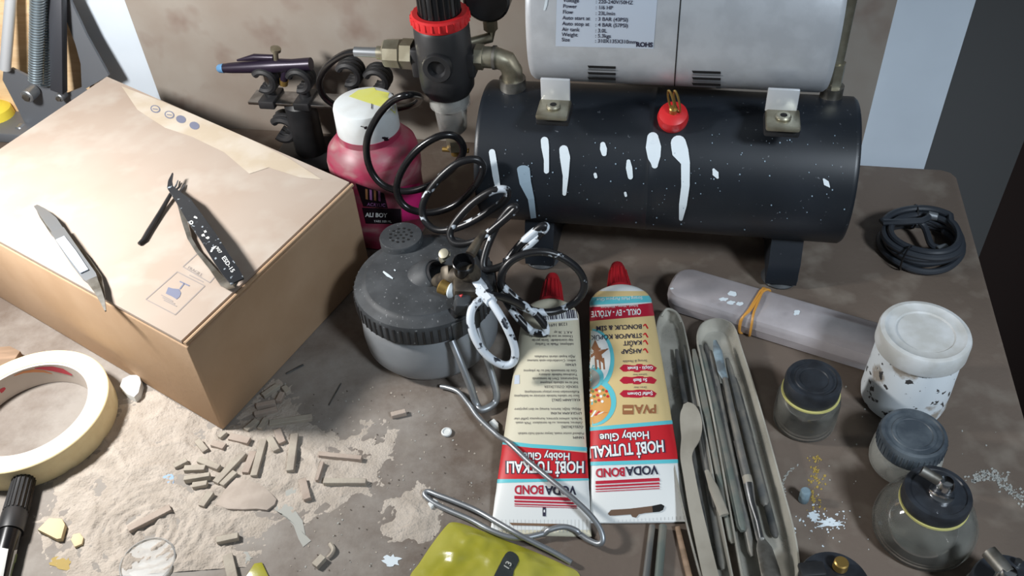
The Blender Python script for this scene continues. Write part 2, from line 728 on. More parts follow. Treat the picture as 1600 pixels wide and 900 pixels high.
FLOOR_Z = -0.74
structure(wbox(-1.6, 2.2, -1.2, 2.0, FLOOR_Z - 0.02, FLOOR_Z, 'floor_dark').obj('floor'))
structure(wbox(-1.6, 0.2405, 0.8115, 0.88, FLOOR_Z, 1.5, 'wall_paint').obj('wall_back'))
structure(wbox(0.20, 0.405, 1.02, 1.06, FLOOR_Z, 1.5, 'dark_panel').obj('door_1'))
structure(wbox(0.4055, 2.2, 1.08, 1.14, FLOOR_Z, 1.5, 'dark_brown').obj('wall_right'))

# the table: dusty board top, apron and legs
T_R, T_B, T_L, T_F = 0.266, 0.801, -0.95, 0.08
tb = thing('work_table', 'brown dust-covered board work table under all the tools', 'table', W(-0.3, 0.45, FLOOR_Z))
board = mat('table_board', (104, 91, 81), 0.8, c2=(90, 78, 68), scale=7, lo=0.35, hi=0.7, detail=7,
            c3=(124, 114, 103), scale3=34, lo3=0.52, hi3=0.78, bump=0.25, bscale=260)
# settled dust: thick in front of the box, thinning out to the right
nt = board.node_tree
N, L = nt.nodes, nt.links
gm = N.new('ShaderNodeNewGeometry')
ds_ = N.new('ShaderNodeVectorMath')
ds_.operation = 'DISTANCE'
ds_.inputs[1].default_value = (-0.28, 0.42, 0)
L.new(gm.outputs['Position'], ds_.inputs[0])
nz1 = N.new('ShaderNodeTexNoise')
nz1.inputs['Scale'].default_value = 16
nz1.inputs['Detail'].default_value = 9
nz1.inputs['Roughness'].default_value = 0.7
L.new(gm.outputs['Position'], nz1.inputs['Vector'])
ma = N.new('ShaderNodeMath')
ma.operation = 'MULTIPLY_ADD'
ma.inputs[1].default_value = 0.55
L.new(nz1.outputs['Fac'], ma.inputs[0])
L.new(ds_.outputs['Value'], ma.inputs[2])
mr_ = N.new('ShaderNodeMapRange')
mr_.inputs['From Min'].default_value = 0.56
mr_.inputs['From Max'].default_value = 0.34
mr_.inputs['To Max'].default_value = 0.85
L.new(ma.outputs[0], mr_.inputs['Value'])
mx = N.new('ShaderNodeMix')
mx.data_type = 'RGBA'
mx.inputs[7].default_value = lin((150, 144, 137))
old = board.node_tree.nodes['Principled BSDF'].inputs['Base Color'].links[0].from_socket
L.new(mr_.outputs['Result'], mx.inputs['Factor'])
L.new(old, mx.inputs[6])
L.new(mx.outputs[2], board.node_tree.nodes['Principled BSDF'].inputs['Base Color'])
top = MB()
pl = [(T_L, T_F), (T_R, T_F), (T_R, T_B - 0.012), (T_R - 0.004, T_B - 0.004), (T_R - 0.012, T_B), (T_L, T_B)]
top.prism([(p[0], p[1]) for p in pl], 0.018, board,
          Matrix.Translation((0, 0, -0.018)) @ Matrix.Rotation(ANG, 4, 'Z'), 0.0012)
top.obj('tabletop', tb)
for s, t in ((T_L + 0.05, T_F + 0.05), (T_R - 0.05, T_F + 0.05), (T_L + 0.05, T_B - 0.05), (T_R - 0.05, T_B - 0.05)):
    wbox(s - 0.02, s + 0.02, t - 0.02, t + 0.02, FLOOR_Z, -0.0182, 'hardboard').obj('leg', tb)

# stains and paint drops on the board: thin skins of dried paint
TABLE_MB = MB().box((3, 3, 0.0001), 'clay', Matrix.Translation((0, 0.6, -0.00005)))
tp = Print(TABLE_MB, 0.0003)
mat('slot_dark', (84, 74, 66), 0.9)


def stain(outline, m, label, k=1.0):
    b = MB()
    tp.blob(b, outline, m, k, 3)
    o = b.obj('paint_stain', tb)
    o['label'] = label


r5 = random.Random(5)
stain(ragged(262, 745, 9, 20, rg=r5), 'stain_blue', 'pale blue paint stain')
st_c = streak_px([(433, 790), (452, 800), (466, 818), (472, 840), (480, 850)], [8, 9, 8, 6, 8])
stain(st_c[0] + st_c[1][::-1], 'stain_pale', 'pale grey smear of dried filler')
stain(ragged(383, 872, 10, 8, rg=r5), 'stain_pale', 'pale grey spot')
stain(ragged(455, 765, 10, 20, rg=r5), 'stain_pale', 'whitish spot beside a stick')
stain(ragged(612, 876, 14, 8, rg=r5), 'white_paint', 'white paint splash')
stain(ragged(1296, 818, 17, 7, rg=r5, j=0.5), 'white_paint', 'white paint splat')
stain(ragged(1272, 808, 9, 6, rg=r5, j=0.5), 'white_paint', 'small white splat')
stain(ragged(96, 880, 16, 10, rg=r5), 'stain_yellow', 'yellow stain')
fk = MB()
for i in range(90):                                    # mustard crumbs in a loose upright trail
    x, y = r5.gauss(1275, 6), r5.uniform(712, 798)
    r = r5.uniform(0.6, 2.4)
    tp.blob(fk, ragged(x, y, r, r, 8, 0.5, r5), 'stain_yellow', 1, 1)
for i in range(60):
    x, y = r5.gauss(1290, 24), r5.gauss(818, 12)
    r = r5.uniform(0.6, 2.0)
    tp.blob(fk, ragged(x, y, r, r, 8, 0.5, r5), 'white_paint', 1, 1)
for i in range(170):                                   # pale crumbs in an arc at the lower right
    k = r5.random()
    x = 1515 + 85 * k + r5.gauss(0, 5)
    y = 750 - 14 * math.sin(k * 3.0) + 40 * k * k + r5.gauss(0, 5)
    r = r5.uniform(0.7, 2.6)
    tp.blob(fk, ragged(x, y, r, r, 8, 0.5, r5), 'stain_pale', 1, 1)
for i in range(50):
    k = r5.random()
    a = 2.6 + 1.6 * k
    x, y = 1268 + 44 * math.cos(a) + r5.gauss(0, 1), 758 + 34 * math.sin(a) + r5.gauss(0, 1)
    tp.blob(fk, ragged(x, y, 1.2, 1.0, 7, 0.5, r5), 'stain_pale', 1, 1)
for i in range(46):
    x, y = r5.uniform(1210, 1560), r5.uniform(560, 880)
    r = r5.uniform(0.5, 1.6)
    tp.blob(fk, ragged(x, y, r, r, 8, 0.4, r5), 'stain_pale', 1, 1)
for i in range(260):                                   # grit on the bare board in the middle
    x, y = r5.uniform(430, 760), r5.uniform(600, 895)
    r = r5.uniform(0.5, 1.5)
    tp.blob(fk, ragged(x, y, r, r, 7, 0.4, r5), r5.choice(['stain_pale', 'clay', 'slot_dark']), 1, 1)
fo_ = fk.obj('board_fleck', tb)
fo_['kind'] = 'stuff'
fo_['label'] = 'scattered paint and dust flecks'

# brown hardboard panel on the wall, plywood offcut behind the lamp
hb = wbox(-0.583, 0.174, T_B + 0.002, T_B + 0.008, -0.05, 0.55, 'hardboard')
tag(hb.obj('hardboard_panel', loc=W(-0.2, T_B + 0.005, -0.05)), 'mottled grey-brown hardboard panel standing behind the table', 'panel')
pw = wbox(-0.95, -0.652, T_B - 0.0075, T_B - 0.0015, 0.001, 0.45, 'plywood')
tag(pw.obj('plywood_sheet', loc=W(-0.8, T_B - 0.0045, 0)), 'orange-tan wooden sheet lit up behind the lamp bracket', 'board')

# ------------------------------------------------------------------ cardboard box
BH = 0.0985
bn, br = at(290, 537, BH), at(552, 288, BH)
bb, bl = at(168, 120, BH), bn + Vector((-0.803, 0.596, 0)).normalized() * 0.335
cb = thing('cardboard_box', 'brown cardboard box with printed lid, tweezers lying on top', 'box', ((bn + br + bb + bl) / 4).xy.to_3d())
P = [bn, br, bb, bl]
cen = sum(P, Vector()) / 4


def inset(pts, dist):
    out = []
    n = len(pts)
    for i in range(n):
        a, b_, c = pts[i - 1], pts[i], pts[(i + 1) % n]
        e = (a - b_).normalized() + (c - b_).normalized()
        out.append(b_ + e * dist)
    return out


body = MB()
lo_ = [Vector((p.x, p.y, 0.0)) for p in P]
hi_ = [Vector((p.x, p.y, BH - 0.004)) for p in P]
b = bmesh.new()
vv = [b.verts.new(p) for p in lo_ + hi_]
b.faces.new(vv[:4][::-1])
b.faces.new(vv[4:])
for i in range(4):
    b.faces.new((vv[i], vv[(i + 1) % 4], vv[4 + (i + 1) % 4], vv[4 + i]))
bmesh.ops.bevel(b, geom=[e for e in b.edges], offset=0.0022, segments=3, affect='EDGES', profile=0.5)
body.bm(b, 'cardboard')
body.obj('box_body', cb)
# dark seam between wall and lid along the near-right side, then the lid flap
ins = inset(P, 0.0035)
nr = (bl - bn).normalized()
seam = MB().slab([Vector((p.x, p.y, BH - 0.0045)) for p in inset(P, 0.0028)], [Vector((p.x, p.y, BH - 0.0022)) for p in inset(P, 0.0028)], 'cardboard_edge')
seam.obj('inner_flap', cb)
flap = MB()
fp = [bn + nr * 0.0045, br + nr * 0.0045, bb + (bl - bb).normalized() * 0.0006, bl]
flap.slab([Vector((p.x, p.y, BH - 0.002)) for p in fp], [Vector((p.x, p.y, BH + 0.0006)) for p in fp], 'cardboard_top')
fo = flap.obj('lid_flap', cb)
rim = MB()
rim.tube([bn + Vector((0, 0, -0.001)) + nr * 0.0012, br + Vector((0, 0, -0.001)) + nr * 0.0012], 0.0016, 'cardboard', 8)
rim.obj('wall_fold', cb)
bp = Print(flap, 0.0002)
pr = MB()


def line_px(out, p, a, b_, w, m, k=1.0):
    a, b_ = Vector(a), Vector(b_)
    n = Vector((-(b_ - a).y, (b_ - a).x)).normalized() * w / 2
    p.quad(out, [a + n, b_ + n, b_ - n, a - n], m, k, 6, 1)


for a, b_ in (((228, 468), (274, 492)), ((274, 492), (320, 447)), ((228, 468), (277, 425)), ((277, 425), (320, 447)),
              ((286, 417), (328, 442)), ((286, 417), (308, 397)), ((328, 442), (338, 430))):
    line_px(pr, bp, a, b_, 1.6, 'print_grey')
# the upside-down wine glass with its lines of small lettering
bp.blob(pr, [(263, 449), (270, 451), (280, 452), (283, 458), (281, 464), (276, 468), (268, 463), (259, 459)], 'print_blue', 1.3, 2)
line_px(pr, bp, (281, 452), (288, 443), 2, 'print_blue', 1.3)
line_px(pr, bp, (281, 440), (296, 447), 2, 'print_blue', 1.3)
for k in range(3):
    line_px(pr, bp, (252 + k * 2, 461 + k * 4), (270 + k * 3, 471 + k * 4), 1.6, 'print_grey', 1.2)
bp.text(pr, 'FRAGILE', (305, 424), (0.85, 0.5), 7, 'print_grey')
line_px(pr, bp, (296, 430), (318, 441), 1.5, 'print_grey')
pr.obj('printed_mark', cb)['label'] = 'printed box with an upturned wine glass'
pr = MB()
for (x, y) in ((243, 171), (265, 180), (283, 187), (304, 197)):
    bp.blob(pr, circle_px(x, y, 8, 6, 14, 0.3), 'print_blue', 2.6, 2)
for (x, y) in ((243, 171), (265, 180)):
    bp.blob(pr, circle_px(x, y, 6, 4.4, 14, 0.3), 'pale_tape', 3.2, 2)
    line_px(pr, bp, (x - 4, y), (x + 4, y + 1), 1.4, 'print_blue', 3.8)
pr.obj('printed_mark', cb)['label'] = 'row of four printed round symbols'
pr = MB()
bp.text(pr, 'HANDLE WITH CARE', (350, 216), (0.9, 0.42), 7, 'print_grey')
pr.obj('printed_mark', cb)
tpe = MB()
a = [(190, 135), (235, 152), (300, 178), (400, 222), (452, 248), (503, 281), (470, 278), (420, 262), (390, 272), (350, 238), (300, 214), (258, 200), (215, 172)]
bp.blob(tpe, a, 'pale_tape', 1.6, 5)
o = tpe.obj('torn_tape', cb)
o['label'] = 'pale torn strip of packing tape'

# ------------------------------------------------------------------ air compressor
TT, TZ, TRAD, S0, S1 = 0.65, 0.097, 0.06, -0.1675, 0.1335
ac = thing('air_compressor', 'airbrush compressor, silver motor on a dark tank with white paint drips', 'compressor', W(-0.015, TT, 0), ANG)
tank = MB()
L = S1 - S0
tank.lathe([(0, -0.006), (0.03, -0.004), (0.046, 0.0), (0.054, 0.004), (0.0585, 0.0), (0.06, 0.002), (0.06, 0.004)] + [(0.06, L * i / 24) for i in range(1, 12)] +
           [(0.06, L * 0.47), (0.0603, L * 0.472), (0.0603, L * 0.476), (0.06, L * 0.478)] + [(0.06, L * i / 24) for i in range(12, 24)] +
           [(0.06, L - 0.004), (0.06, L - 0.002), (0.0585, L), (0.054, L - 0.004), (0.046, L), (0.03, L + 0.004), (0, L + 0.006)], 'tank_paint',
           frame(W(S0, TT, TZ), E1), 96)
tank_o = tank.obj('air_tank', ac)
tkp = Print(tank, 0.0006)
for path, wd in (([(769, 238), (771, 250), (775, 275), (778, 292)], [5, 5, 5, 4]),
                 ([(851, 220), (852, 230), (854, 250), (854, 267)], [6, 6, 4, 4]),
                 ([(881, 234), (883, 246), (884, 275), (882, 302)], [7, 8, 4.5, 3]),
                 ([(942, 226), (943, 233), (944, 240)], [4, 5.5, 4]),
                 ([(982, 252), (983, 262), (985, 276)], [3, 5, 4]),
                 ([(1020, 216), (1021, 230), (1022, 245), (1023, 258)], [9, 12, 10, 5]),
                 ([(1060, 224), (1063, 238), (1071, 255), (1071, 290), (1067, 320), (1064, 341)], [12, 13, 7, 6.5, 6, 3]),
                 ([(1115, 265), (1118, 271), (1121, 277)], [2, 5, 2]),
                 ([(1287, 280), (1291, 286), (1296, 292)], [1.5, 4.5, 0.8]),
                 ([(930, 272), (931, 276)], [2.5, 2.5]), ([(977, 301), (978, 305)], [2, 2])):
    drips = MB()
    a, c = streak_px(path, wd)
    for i in range(len(path) - 1):
        tkp.quad(drips, [a[i], a[i + 1], c[i + 1], c[i]], 'white_paint', 1, 4, 4)
    for e in (0, len(path) - 1):
        tkp.blob(drips, circle_px(path[e][0], path[e][1], wd[e], wd[e], 14), 'white_paint', 1.1, 2)
    sub(drips, 'paint_drip', tank_o, ac)['label'] = 'white paint drip'
drips = MB()
a, c = streak_px([(818, 264), (821, 285), (830, 310), (835, 350)], [10, 9, 5, 4])
for i in range(3):
    tkp.quad(drips, [a[i], a[i + 1], c[i + 1], c[i]], 'white_paint_thin', 1, 4, 4)
tkp.blob(drips, circle_px(818, 264, 10, 6, 14), 'white_paint_thin', 1.1, 2)
sub(drips, 'paint_drip', tank_o, ac)['label'] = 'thin grey-blue paint drip'
drips = MB()
for i in range(110):
    x, y = rnd.uniform(775, 1325), rnd.uniform(200, 360)
    r = rnd.choice([0.6, 0.8, 1.0, 1.3])
    tkp.blob(drips, circle_px(x, y, r, r, 6), 'white_paint_thin', 1, 1)
o = sub(drips, 'paint_fleck', tank_o, ac)
o['label'] = 'tiny pale paint flecks'
o['kind'] = 'stuff'

for s in (0.093, -0.118):                              # pressed feet with rubber pads
    ft = MB()
    pts = [(-0.045, 0.006), (0.045, 0.006), (0.045, 0.03), (0.036, 0.049), (-0.036, 0.049), (-0.045, 0.03)]
    M = Matrix.Translation(W(s - 0.013, TT, 0)) @ Matrix.Rotation(ANG, 4, 'Z') @ Matrix(((0, 0, 1, 0), (1, 0, 0, 0), (0, 1, 0, 0), (0, 0, 0, 1)))
    ft.prism(pts, 0.026, 'tank_paint', M)
    fo = ft.obj('foot', ac)
    for t in (-0.03, 0.03):
        pd = MB().lathe([(0, 0), (0.015, 0), (0.016, 0.002), (0.0125, 0.0065), (0, 0.0065)], 'dusty_black', Matrix.Translation(W(s, TT + t, 0)), 28)
        sub(pd, 'rubber_pad', fo, ac)

MT, MZ, MHD, MHH, MS0, MS1 = 0.674, 0.222, 0.053, 0.068, -0.125, 0.1045


def sect(a, k=1.0, n=3.2):
    c, s = math.cos(a), math.sin(a)
    n = 2.4 if s < 0 else 2.1
    r = (abs(c) ** n + abs(s) ** n) ** (-1 / n)
    return MT - MHD * r * c * k, MZ + (MHH if s > 0 else 0.0565) * r * s * k


mot = MB()
prof = [(0.0, 0.80), (0.001, 0.955), (0.003, 0.985), (0.006, 1.0)]
rows = [(MS0 + d, k) for d, k in prof] + [(MS0 + 0.03 + i * (MS1 - MS0 - 0.06) / 10, 1.0) for i in range(11)] + [(MS1 - d, k) for d, k in prof[::-1]]
NS = 96


def mfn(u, v):
    s, k = rows[int(round(v * (len(rows) - 1)))]
    t, z = sect(2 * PI * u, k)
    return W(s, t, z)


mot.grid(mfn, NS, len(rows) - 1, 'motor_silver', True)
n0 = len(mot.v)
mot.f.append(tuple(range(NS)))
mot.m.append(0)
mot.f.append(tuple(range(n0 - NS, n0)))
mot.m.append(0)
mo = mot.obj('motor_housing', ac)
sm = MB().grid(lambda u, v: W(-0.0105 + (v - 0.5) * 0.0009, *sect(2 * PI * u, 1.003)), NS, 1, 'dark_hole', True)
sub(sm, 'seam', mo, ac)
mp_ = Print(mot, 0.0002)
for (xa, xb, yy, sl) in ((918, 962, (103, 113, 121), 1), (1081, 1126, (111, 121, 130), 1)):
    vt = MB()
    for y in yy:
        mp_.quad(vt, [(xa, y - 1), (xb, y + 0.5), (xb, y + 4.5), (xa + 2, y + 3)], 'dark_hole', 1, 6, 1)
        mp_.quad(vt, [(xa + 1, y + 3.4), (xb, y + 5), (xb, y + 7.4), (xa + 2, y + 6)], 'zinc', 2.5, 6, 1)
    sub(vt, 'vent', mo, ac)
lb = MB()
mp_.quad(lb, [(871, -40), (1030, -40), (1021, 76), (868, 72)], 'label_foil', 1, 14, 10)
rowsT = [('Voltage', '220-240V/50HZ', 0), ('Power', '1/6 HP', 9), ('Flow', '23L/min', 18), ('Auto start at', '3 BAR (43PSI)', 27), ('Auto stop at', '4 BAR (57PSI)', 36),
         ('Air tank', '3.0L', 45), ('Weight', '5.3kgs', 53), ('Size', '310X135X310mm', 61)]
for a, b_, y in rowsT:
    mp_.text(lb, a, (880 - y * 0.04, y), (1, 0.03), 8.2, 'ink_navy', 2.5, align='LEFT', bold=0.015)
    mp_.text(lb, ': ' + b_, (931 - y * 0.02, y + 2), (1, 0.03), 8.2, 'ink_navy', 2.5, align='LEFT', bold=0.015)
mp_.text(lb, 'ROHS', (1007, 69), (1, 0.03), 10, 'ink_navy', 2.5, bold=0.04)
o = sub(lb, 'rating_label', mo, ac)
o['label'] = 'pale blue rating label with printed figures'
mp_q = MB()
mp_.blob(mp_q, [(852, 0), (856, 0), (855, 8), (852, 16), (849, 16)], 'white_paint', 2, 2)
sub(mp_q, 'paint_spot', mo, ac)

for x, s in ((868, 0), (1223, 1)):                     # bright L brackets between tank and motor
    dy = 0 if x < 1000 else 16
    p1, p2 = att(x - 1, 127 + dy, 0.613), att(x, 157 + dy, 0.613)
    bk = MB()
    w = 0.023
    R0 = Matrix.Rotation(ANG, 4, 'Z')
    bk.box((w, 0.003, p1.z - p2.z + 0.003), 'bracket_steel', Matrix.Translation((p1 + p2) / 2 + E2 * 0.0015) @ R0, 0.0008)
    q = p2 - E2 * 0.010 + Vector((0, 0, -0.002))
    bk.box((w + 0.002, 0.026, 0.005), 'nickel', Matrix.Translation(q) @ R0, 0.002)
    bo = bk.obj('bracket', ac)
    sc = MB().cyl(q + Vector((0, 0, 0.0024)) - E2 * 0.001, q + Vector((0, 0, 0.0052)) - E2 * 0.001, 0.0058, 'nickel', bev=0.001)
    sc.cyl(q + Vector((0, 0, 0.0045)) - E2 * 0.001, q + Vector((0, 0, 0.0054)) - E2 * 0.001, 0.0026, 'dark_hole')
    sub(sc, 'screw', bo, ac)
    rb = MB().box((w + 0.003, 0.026, 0.007), 'black_plastic', Matrix.Translation(q - Vector((0, 0, 0.0062)) + E2 * 0.004) @ R0, 0.002)
    sub(rb, 'rubber_mount', bo, ac)
# red safety valve with a split ring on the tank's front
vp = tkp.hit(1051, 190)
vn = (vp - W(vp.dot(E1), TT, TZ)).normalized()
vl = MB().lathe([(0, -0.004), (0.009, -0.004), (0.0115, 0.001), (0.0122, 0.006), (0.011, 0.011), (0.007, 0.013), (0, 0.0135)], 'red_plastic', frame(vp, vn), 32)
vo = vl.obj('safety_valve', ac)
st_ = MB().cyl(vp + vn * 0.012, vp + vn * 0.019, 0.0032, 'brass', bev=0.0008)
sub(st_, 'valve_stem', vo, ac)
rg_ = MB()
for k in (-1, 1):
    c = vp + vn * 0.018 + E1 * 0.0022 * k
    rg_.tube([c + (vn * math.cos(a) + (E1 * -0.35 + Vector((0, 0, 0.9))) * math.sin(a)) * 0.0085 + Vector((0, 0, 0.006)) for a in np.linspace(0, 2 * PI, 25)[:-1]], 0.0009, 'brass', 6, True)
sub(rg_, 'pull_ring', vo, ac)
# riser pipe at the right end
pp = MB()
pp.tube([W(0.1125, 0.668, 0.150), W(0.1125, 0.668, 0.30)], 0.0045, 'nickel', 14)
pp.cyl(W(0.1125, 0.668, 0.145), W(0.1125, 0.668, 0.185), 0.0072, 'nickel', 0.0066, 6)
pp.cyl(W(0.1125, 0.668, 0.150), W(0.1125, 0.668, 0.165), 0.0088, 'dull_steel')
pp.obj('riser_pipe', ac)
# pressure regulator hung off the left end
RS, RT = -0.1995, 0.655
rc = lambda z: W(RS, RT, z)
rb = MB()
rb.lathe([(0, 0.0), (0.019, 0.0), (0.0225, 0.006), (0.0235, 0.02), (0.0228, 0.060), (0.021, 0.0635), (0, 0.0635)], 'black_plastic', Matrix.Translation(rc(0.1505)), 44)
M0 = frame(rc(0.186) - E2 * 0.0215, -E2)
rb.lathe([(0.0125, 0), (0.0125, 0.004), (0.0115, 0.0055), (0.0075, 0.0055), (0.006, 0.001), (0, 0.001)], 'black_plastic', M0, 28)
rb.box((0.012, 0.02, 0.026), 'black_plastic', Matrix.Translation(rc(0.180) - E1 * 0.021) @ Matrix.Rotation(ANG, 4, 'Z'), 0.002)
rb.box((0.012, 0.02, 0.022), 'black_plastic', Matrix.Translation(rc(0.180) + E1 * 0.021) @ Matrix.Rotation(ANG, 4, 'Z'), 0.002)
ro = rb.obj('pressure_regulator', ac)
kn = MB()
kn.lathe([(0, 0), (0.0175, 0), (0.0175, 0.006), (0.0165, 0.008), (0.0165, 0.034), (0.0145, 0.037), (0, 0.037)], 'black_gloss', Matrix.Translation(rc(0.2155)), 40)
for i in range(20):
    a = 2 * PI * i / 20
    kn.cyl(rc(0.219) + Vector((math.cos(a), math.sin(a), 0)) * 0.0163, rc(0.244) + Vector((math.cos(a), math.sin(a), 0)) * 0.0163, 0.0011, 'black_gloss', seg=8)
sub(kn, 'adjusting_knob', ro, ac)
rr = MB()
rr.lathe([(0.0178, -0.002), (0.0228, -0.003), (0.0236, -0.001), (0.0236, 0.005), (0.022, 0.0065), (0.0178, 0.0065)], 'red_plastic', Matrix.Translation(rc(0.2165)), 48, True)
for i in range(24):
    a = 2 * PI * i / 24
    rr.cyl(rc(0.2158) + Vector((math.cos(a), math.sin(a), 0)) * 0.0233, rc(0.2215) + Vector((math.cos(a), math.sin(a), 0)) * 0.0228, 0.0014, 'red_plastic', seg=8)
o = sub(rr, 'lock_ring', ro, ac)
o['label'] = 'red lock ring'
gg = MB()
gc = rc(0.222) + E1 * 0.033 + E2 * 0.022
gg.cyl(gc + E2 * 0.0, gc + E2 * 0.02, 0.0195, 'black_gloss', bev=0.002, seg=40)
gg.cyl(gc - E2 * 0.0008, gc + E2 * 0.0005, 0.0165, 'black_plastic', seg=40)
gg.cyl(gc + E2 * 0.02, gc + E2 * 0.021, 0.0165, 'white_plastic', seg=40)
gg.cyl(gc + E2 * 0.01 - Vector((0, 0, 0.03)), gc + E2 * 0.01 - Vector((0, 0, 0.018)), 0.006, 'nickel', seg=6)
gg.tube([gc + E2 * 0.01 - Vector((0, 0, 0.03)), gc + E2 * 0.008 - Vector((0, 0, 0.036)), rc(0.182) + E2 * 0.015], 0.0045, 'nickel')
sub(gg, 'pressure_gauge', ro, ac)
bw = MB()
bw.lathe([(0.0175, 0), (0.0175, 0.012), (0.0165, 0.012), (0.0165, 0.001), (0, 0.001), (0, 0)], 'bowl_plastic', Matrix.Translation(rc(0.1385)), 36)
sub(bw, 'filter_bowl', ro, ac)
wr = MB().lathe([(0, 0), (0.012, 0), (0.0135, 0.002), (0.0135, 0.009), (0, 0.009)], 'white_plastic', Matrix.Translation(rc(0.140)), 32)
wr.lathe([(0, 0), (0.0085, 0), (0.0085, 0.0035), (0, 0.0035)], 'cardboard', Matrix.Translation(rc(0.149)), 24)
sub(wr, 'filter_element', ro, ac)
lw = MB()
lw.lathe([(0, 0), (0.009, 0), (0.0125, 0.004), (0.0145, 0.028), (0, 0.028)], 'bowl_plastic', Matrix.Translation(rc(0.1104)), 32)
sub(lw, 'drain_cup', ro, ac)
dv = MB()
dv.cyl(rc(0.092), rc(0.1028), 0.0075, 'nickel', 0.0075, 6)
dv.cyl(rc(0.086), rc(0.092), 0.0045, 'brass')
dv.cyl(rc(0.0905) - E1 * 0.012, rc(0.0905) + E1 * 0.012, 0.0022, 'brass')
sub(dv, 'drain_valve', ro, ac)
ft = MB()
q = rc(0.184)
ft.cyl(q - E1 * 0.036, q - E1 * 0.0265, 0.0125, 'nickel', seg=6)
ft.cyl(q - E1 * 0.052, q - E1 * 0.036, 0.0118, 'nickel', 0.0124, seg=8, bev=0.0015)
ft.cyl(q - E1 * 0.058, q - E1 * 0.052, 0.0055, 'nickel')
ft.cyl(q - E1 * 0.066, q - E1 * 0.058, 0.0042, 'zinc')
sub(ft, 'hose_fitting', ro, ac)
el = MB()
el.cyl(q + E1 * 0.0265, q + E1 * 0.033, 0.0105, 'nickel', seg=6)
el.tube([q + E1 * 0.03, q + E1 * 0.043, q + E1 * 0.052 + Vector((0, 0, -0.003)), q + E1 * 0.056 + Vector((0, 0, -0.011)), q + E1 * 0.056 + Vector((0, 0, -0.026))], 0.0088, 'nickel', 18)
el.cyl(q + E1 * 0.056 + Vector((0, 0, -0.031)), q + E1 * 0.056 + Vector((0, 0, -0.018)), 0.011, 'dull_steel', seg=24)
el.cyl(q + E1 * 0.041, q + E1 * 0.0435, 0.0098, 'dull_steel', seg=24)
sub(el, 'elbow_pipe', ro, ac)

# ------------------------------------------------------------------ desk lamp bracket and arms (upper left corner)
LT = 0.768
lp = thing('desk_lamp', 'spring-arm desk lamp mount behind the cardboard box', 'lamp', W(-0.72, LT, 0))
R_ST = Matrix.Rotation(ANG, 4, 'Z')


def plate(pxs, t, th, m, out, lean=0.0):
    lo = [att(x, y, t + max(0, 118 - y) / 130 * lean) for x, y in pxs]
    hi = [p + E2 * th for p in lo]
    out.slab(lo, hi, m)


pb = MB()
plate([(5, 112), (18, 107), (45, 120), (75, 138), (100, 148), (126, 138), (150, 150), (168, 190), (45, 205), (30, 175), (4, 125)], LT, 0.003, 'lamp_grey', pb)
po = pb.obj('bracket_plate', lp)
p2 = MB()
plate([(82, -12), (104, -12), (135, 55), (170, 118), (128, 142), (126, 100), (118, 70), (100, 22)], LT + 0.012, 0.003, 'lamp_grey', p2, 0.006)
p2.obj('side_plate', lp)
bs = MB()
bs.box((0.12, 0.048, 0.012), 'lamp_grey', Matrix.Translation(W(-0.745, LT, 0.0061)) @ R_ST, 0.002)
bs.obj('base_block', lp)
ar = MB()
a0, a1 = att(92, 142, LT - 0.009), att(90, -14, LT + 0.010)
dv_ = (a1 - a0).normalized()
ar.box((0.0145, 0.010, (a1 - a0).length), 'lamp_dark', frame((a0 + a1) / 2, dv_, E1), 0.001)
ar.obj('arm', lp)
a2 = MB()
q0, q1 = att(8, 108, LT - 0.008), att(18, -14, LT + 0.010)
a2.tube([q0, q1], 0.0058, 'lamp_pale', 14)
a2.obj('arm', lp)
for (x0, y0, x1, y1, tt) in ((56, 128, 59, -14, LT - 0.012), (70, 132, 72, -14, LT + 0.004)):
    sp = MB()
    c0, c1 = att(x0, y0, tt), att(x1, y1, tt + 0.008)
    ax = (c1 - c0)
    n = 34
    F_ = frame(c0, ax)
    pts = [F_ @ Vector((0.0068 * math.cos(2 * PI * n * i / (n * 12)), 0.0068 * math.sin(2 * PI * n * i / (n * 12)), ax.length * i / (n * 12))) for i in range(n * 12)]
    sp.tube(pts, 0.00115, 'spring_steel', 6)
    sp.tube([c0, c1], 0.0045, 'spring_steel', 10)
    sp.obj('spring', lp)
for (x, y, r, ln) in ((54, 140, 0.0072, 0.016), (101, 145, 0.0046, 0.012), (37, 198, 0.0055, 0.01)):
    bt = MB()
    c = att(x, y, LT - 0.002)
    bt.cyl(c, c - E2 * ln, r, 'zinc', seg=20, bev=0.001)
    bt.cyl(c - E2 * ln, c - E2 * (ln + 0.002), r * 0.6, 'dull_steel', seg=6)
    bt.obj('bolt', lp)
yc = MB()
yp = at(4, 195, 0)
yc.lathe([(0, 0), (0.019, 0), (0.02, 0.003), (0.018, 0.022), (0.012, 0.027), (0, 0.028)], 'yellow', Matrix.Translation(yp), 28)
tag(yc.obj('yellow_tub', loc=yp), 'bright yellow tub at the left edge beside the lamp bracket', 'tub')

# ------------------------------------------------------------------ tweezers on the box
BT = BH + 0.0008


def tweezer_arm(out, pts, wid, th, m, tip=None):
    """flat tapering strip through world points"""
    n = len(pts)
    lo, vs_, fs = [], [], []
    for i, p in enumerate(pts):
        t = (pts[min(i + 1, n - 1)] - pts[max(i - 1, 0)]).normalized()
        sd = t.cross(Vector((0, 0, 1))).normalized() * wid[i]
        up = sd.cross(t).normalized() * th / 2
        vs_ += [p - sd - up, p + sd - up, p + sd + up, p - sd + up]
    for i in range(n - 1):
        for k in range(4):
            a, b_ = i * 4 + k, i * 4 + (k + 1) % 4
            fs.append((a, b_, b_ + 4, a + 4))
    fs.append((3, 2, 1, 0))
    fs.append(tuple(range(4 * n - 4, 4 * n)))
    out.add(vs_, fs, m)


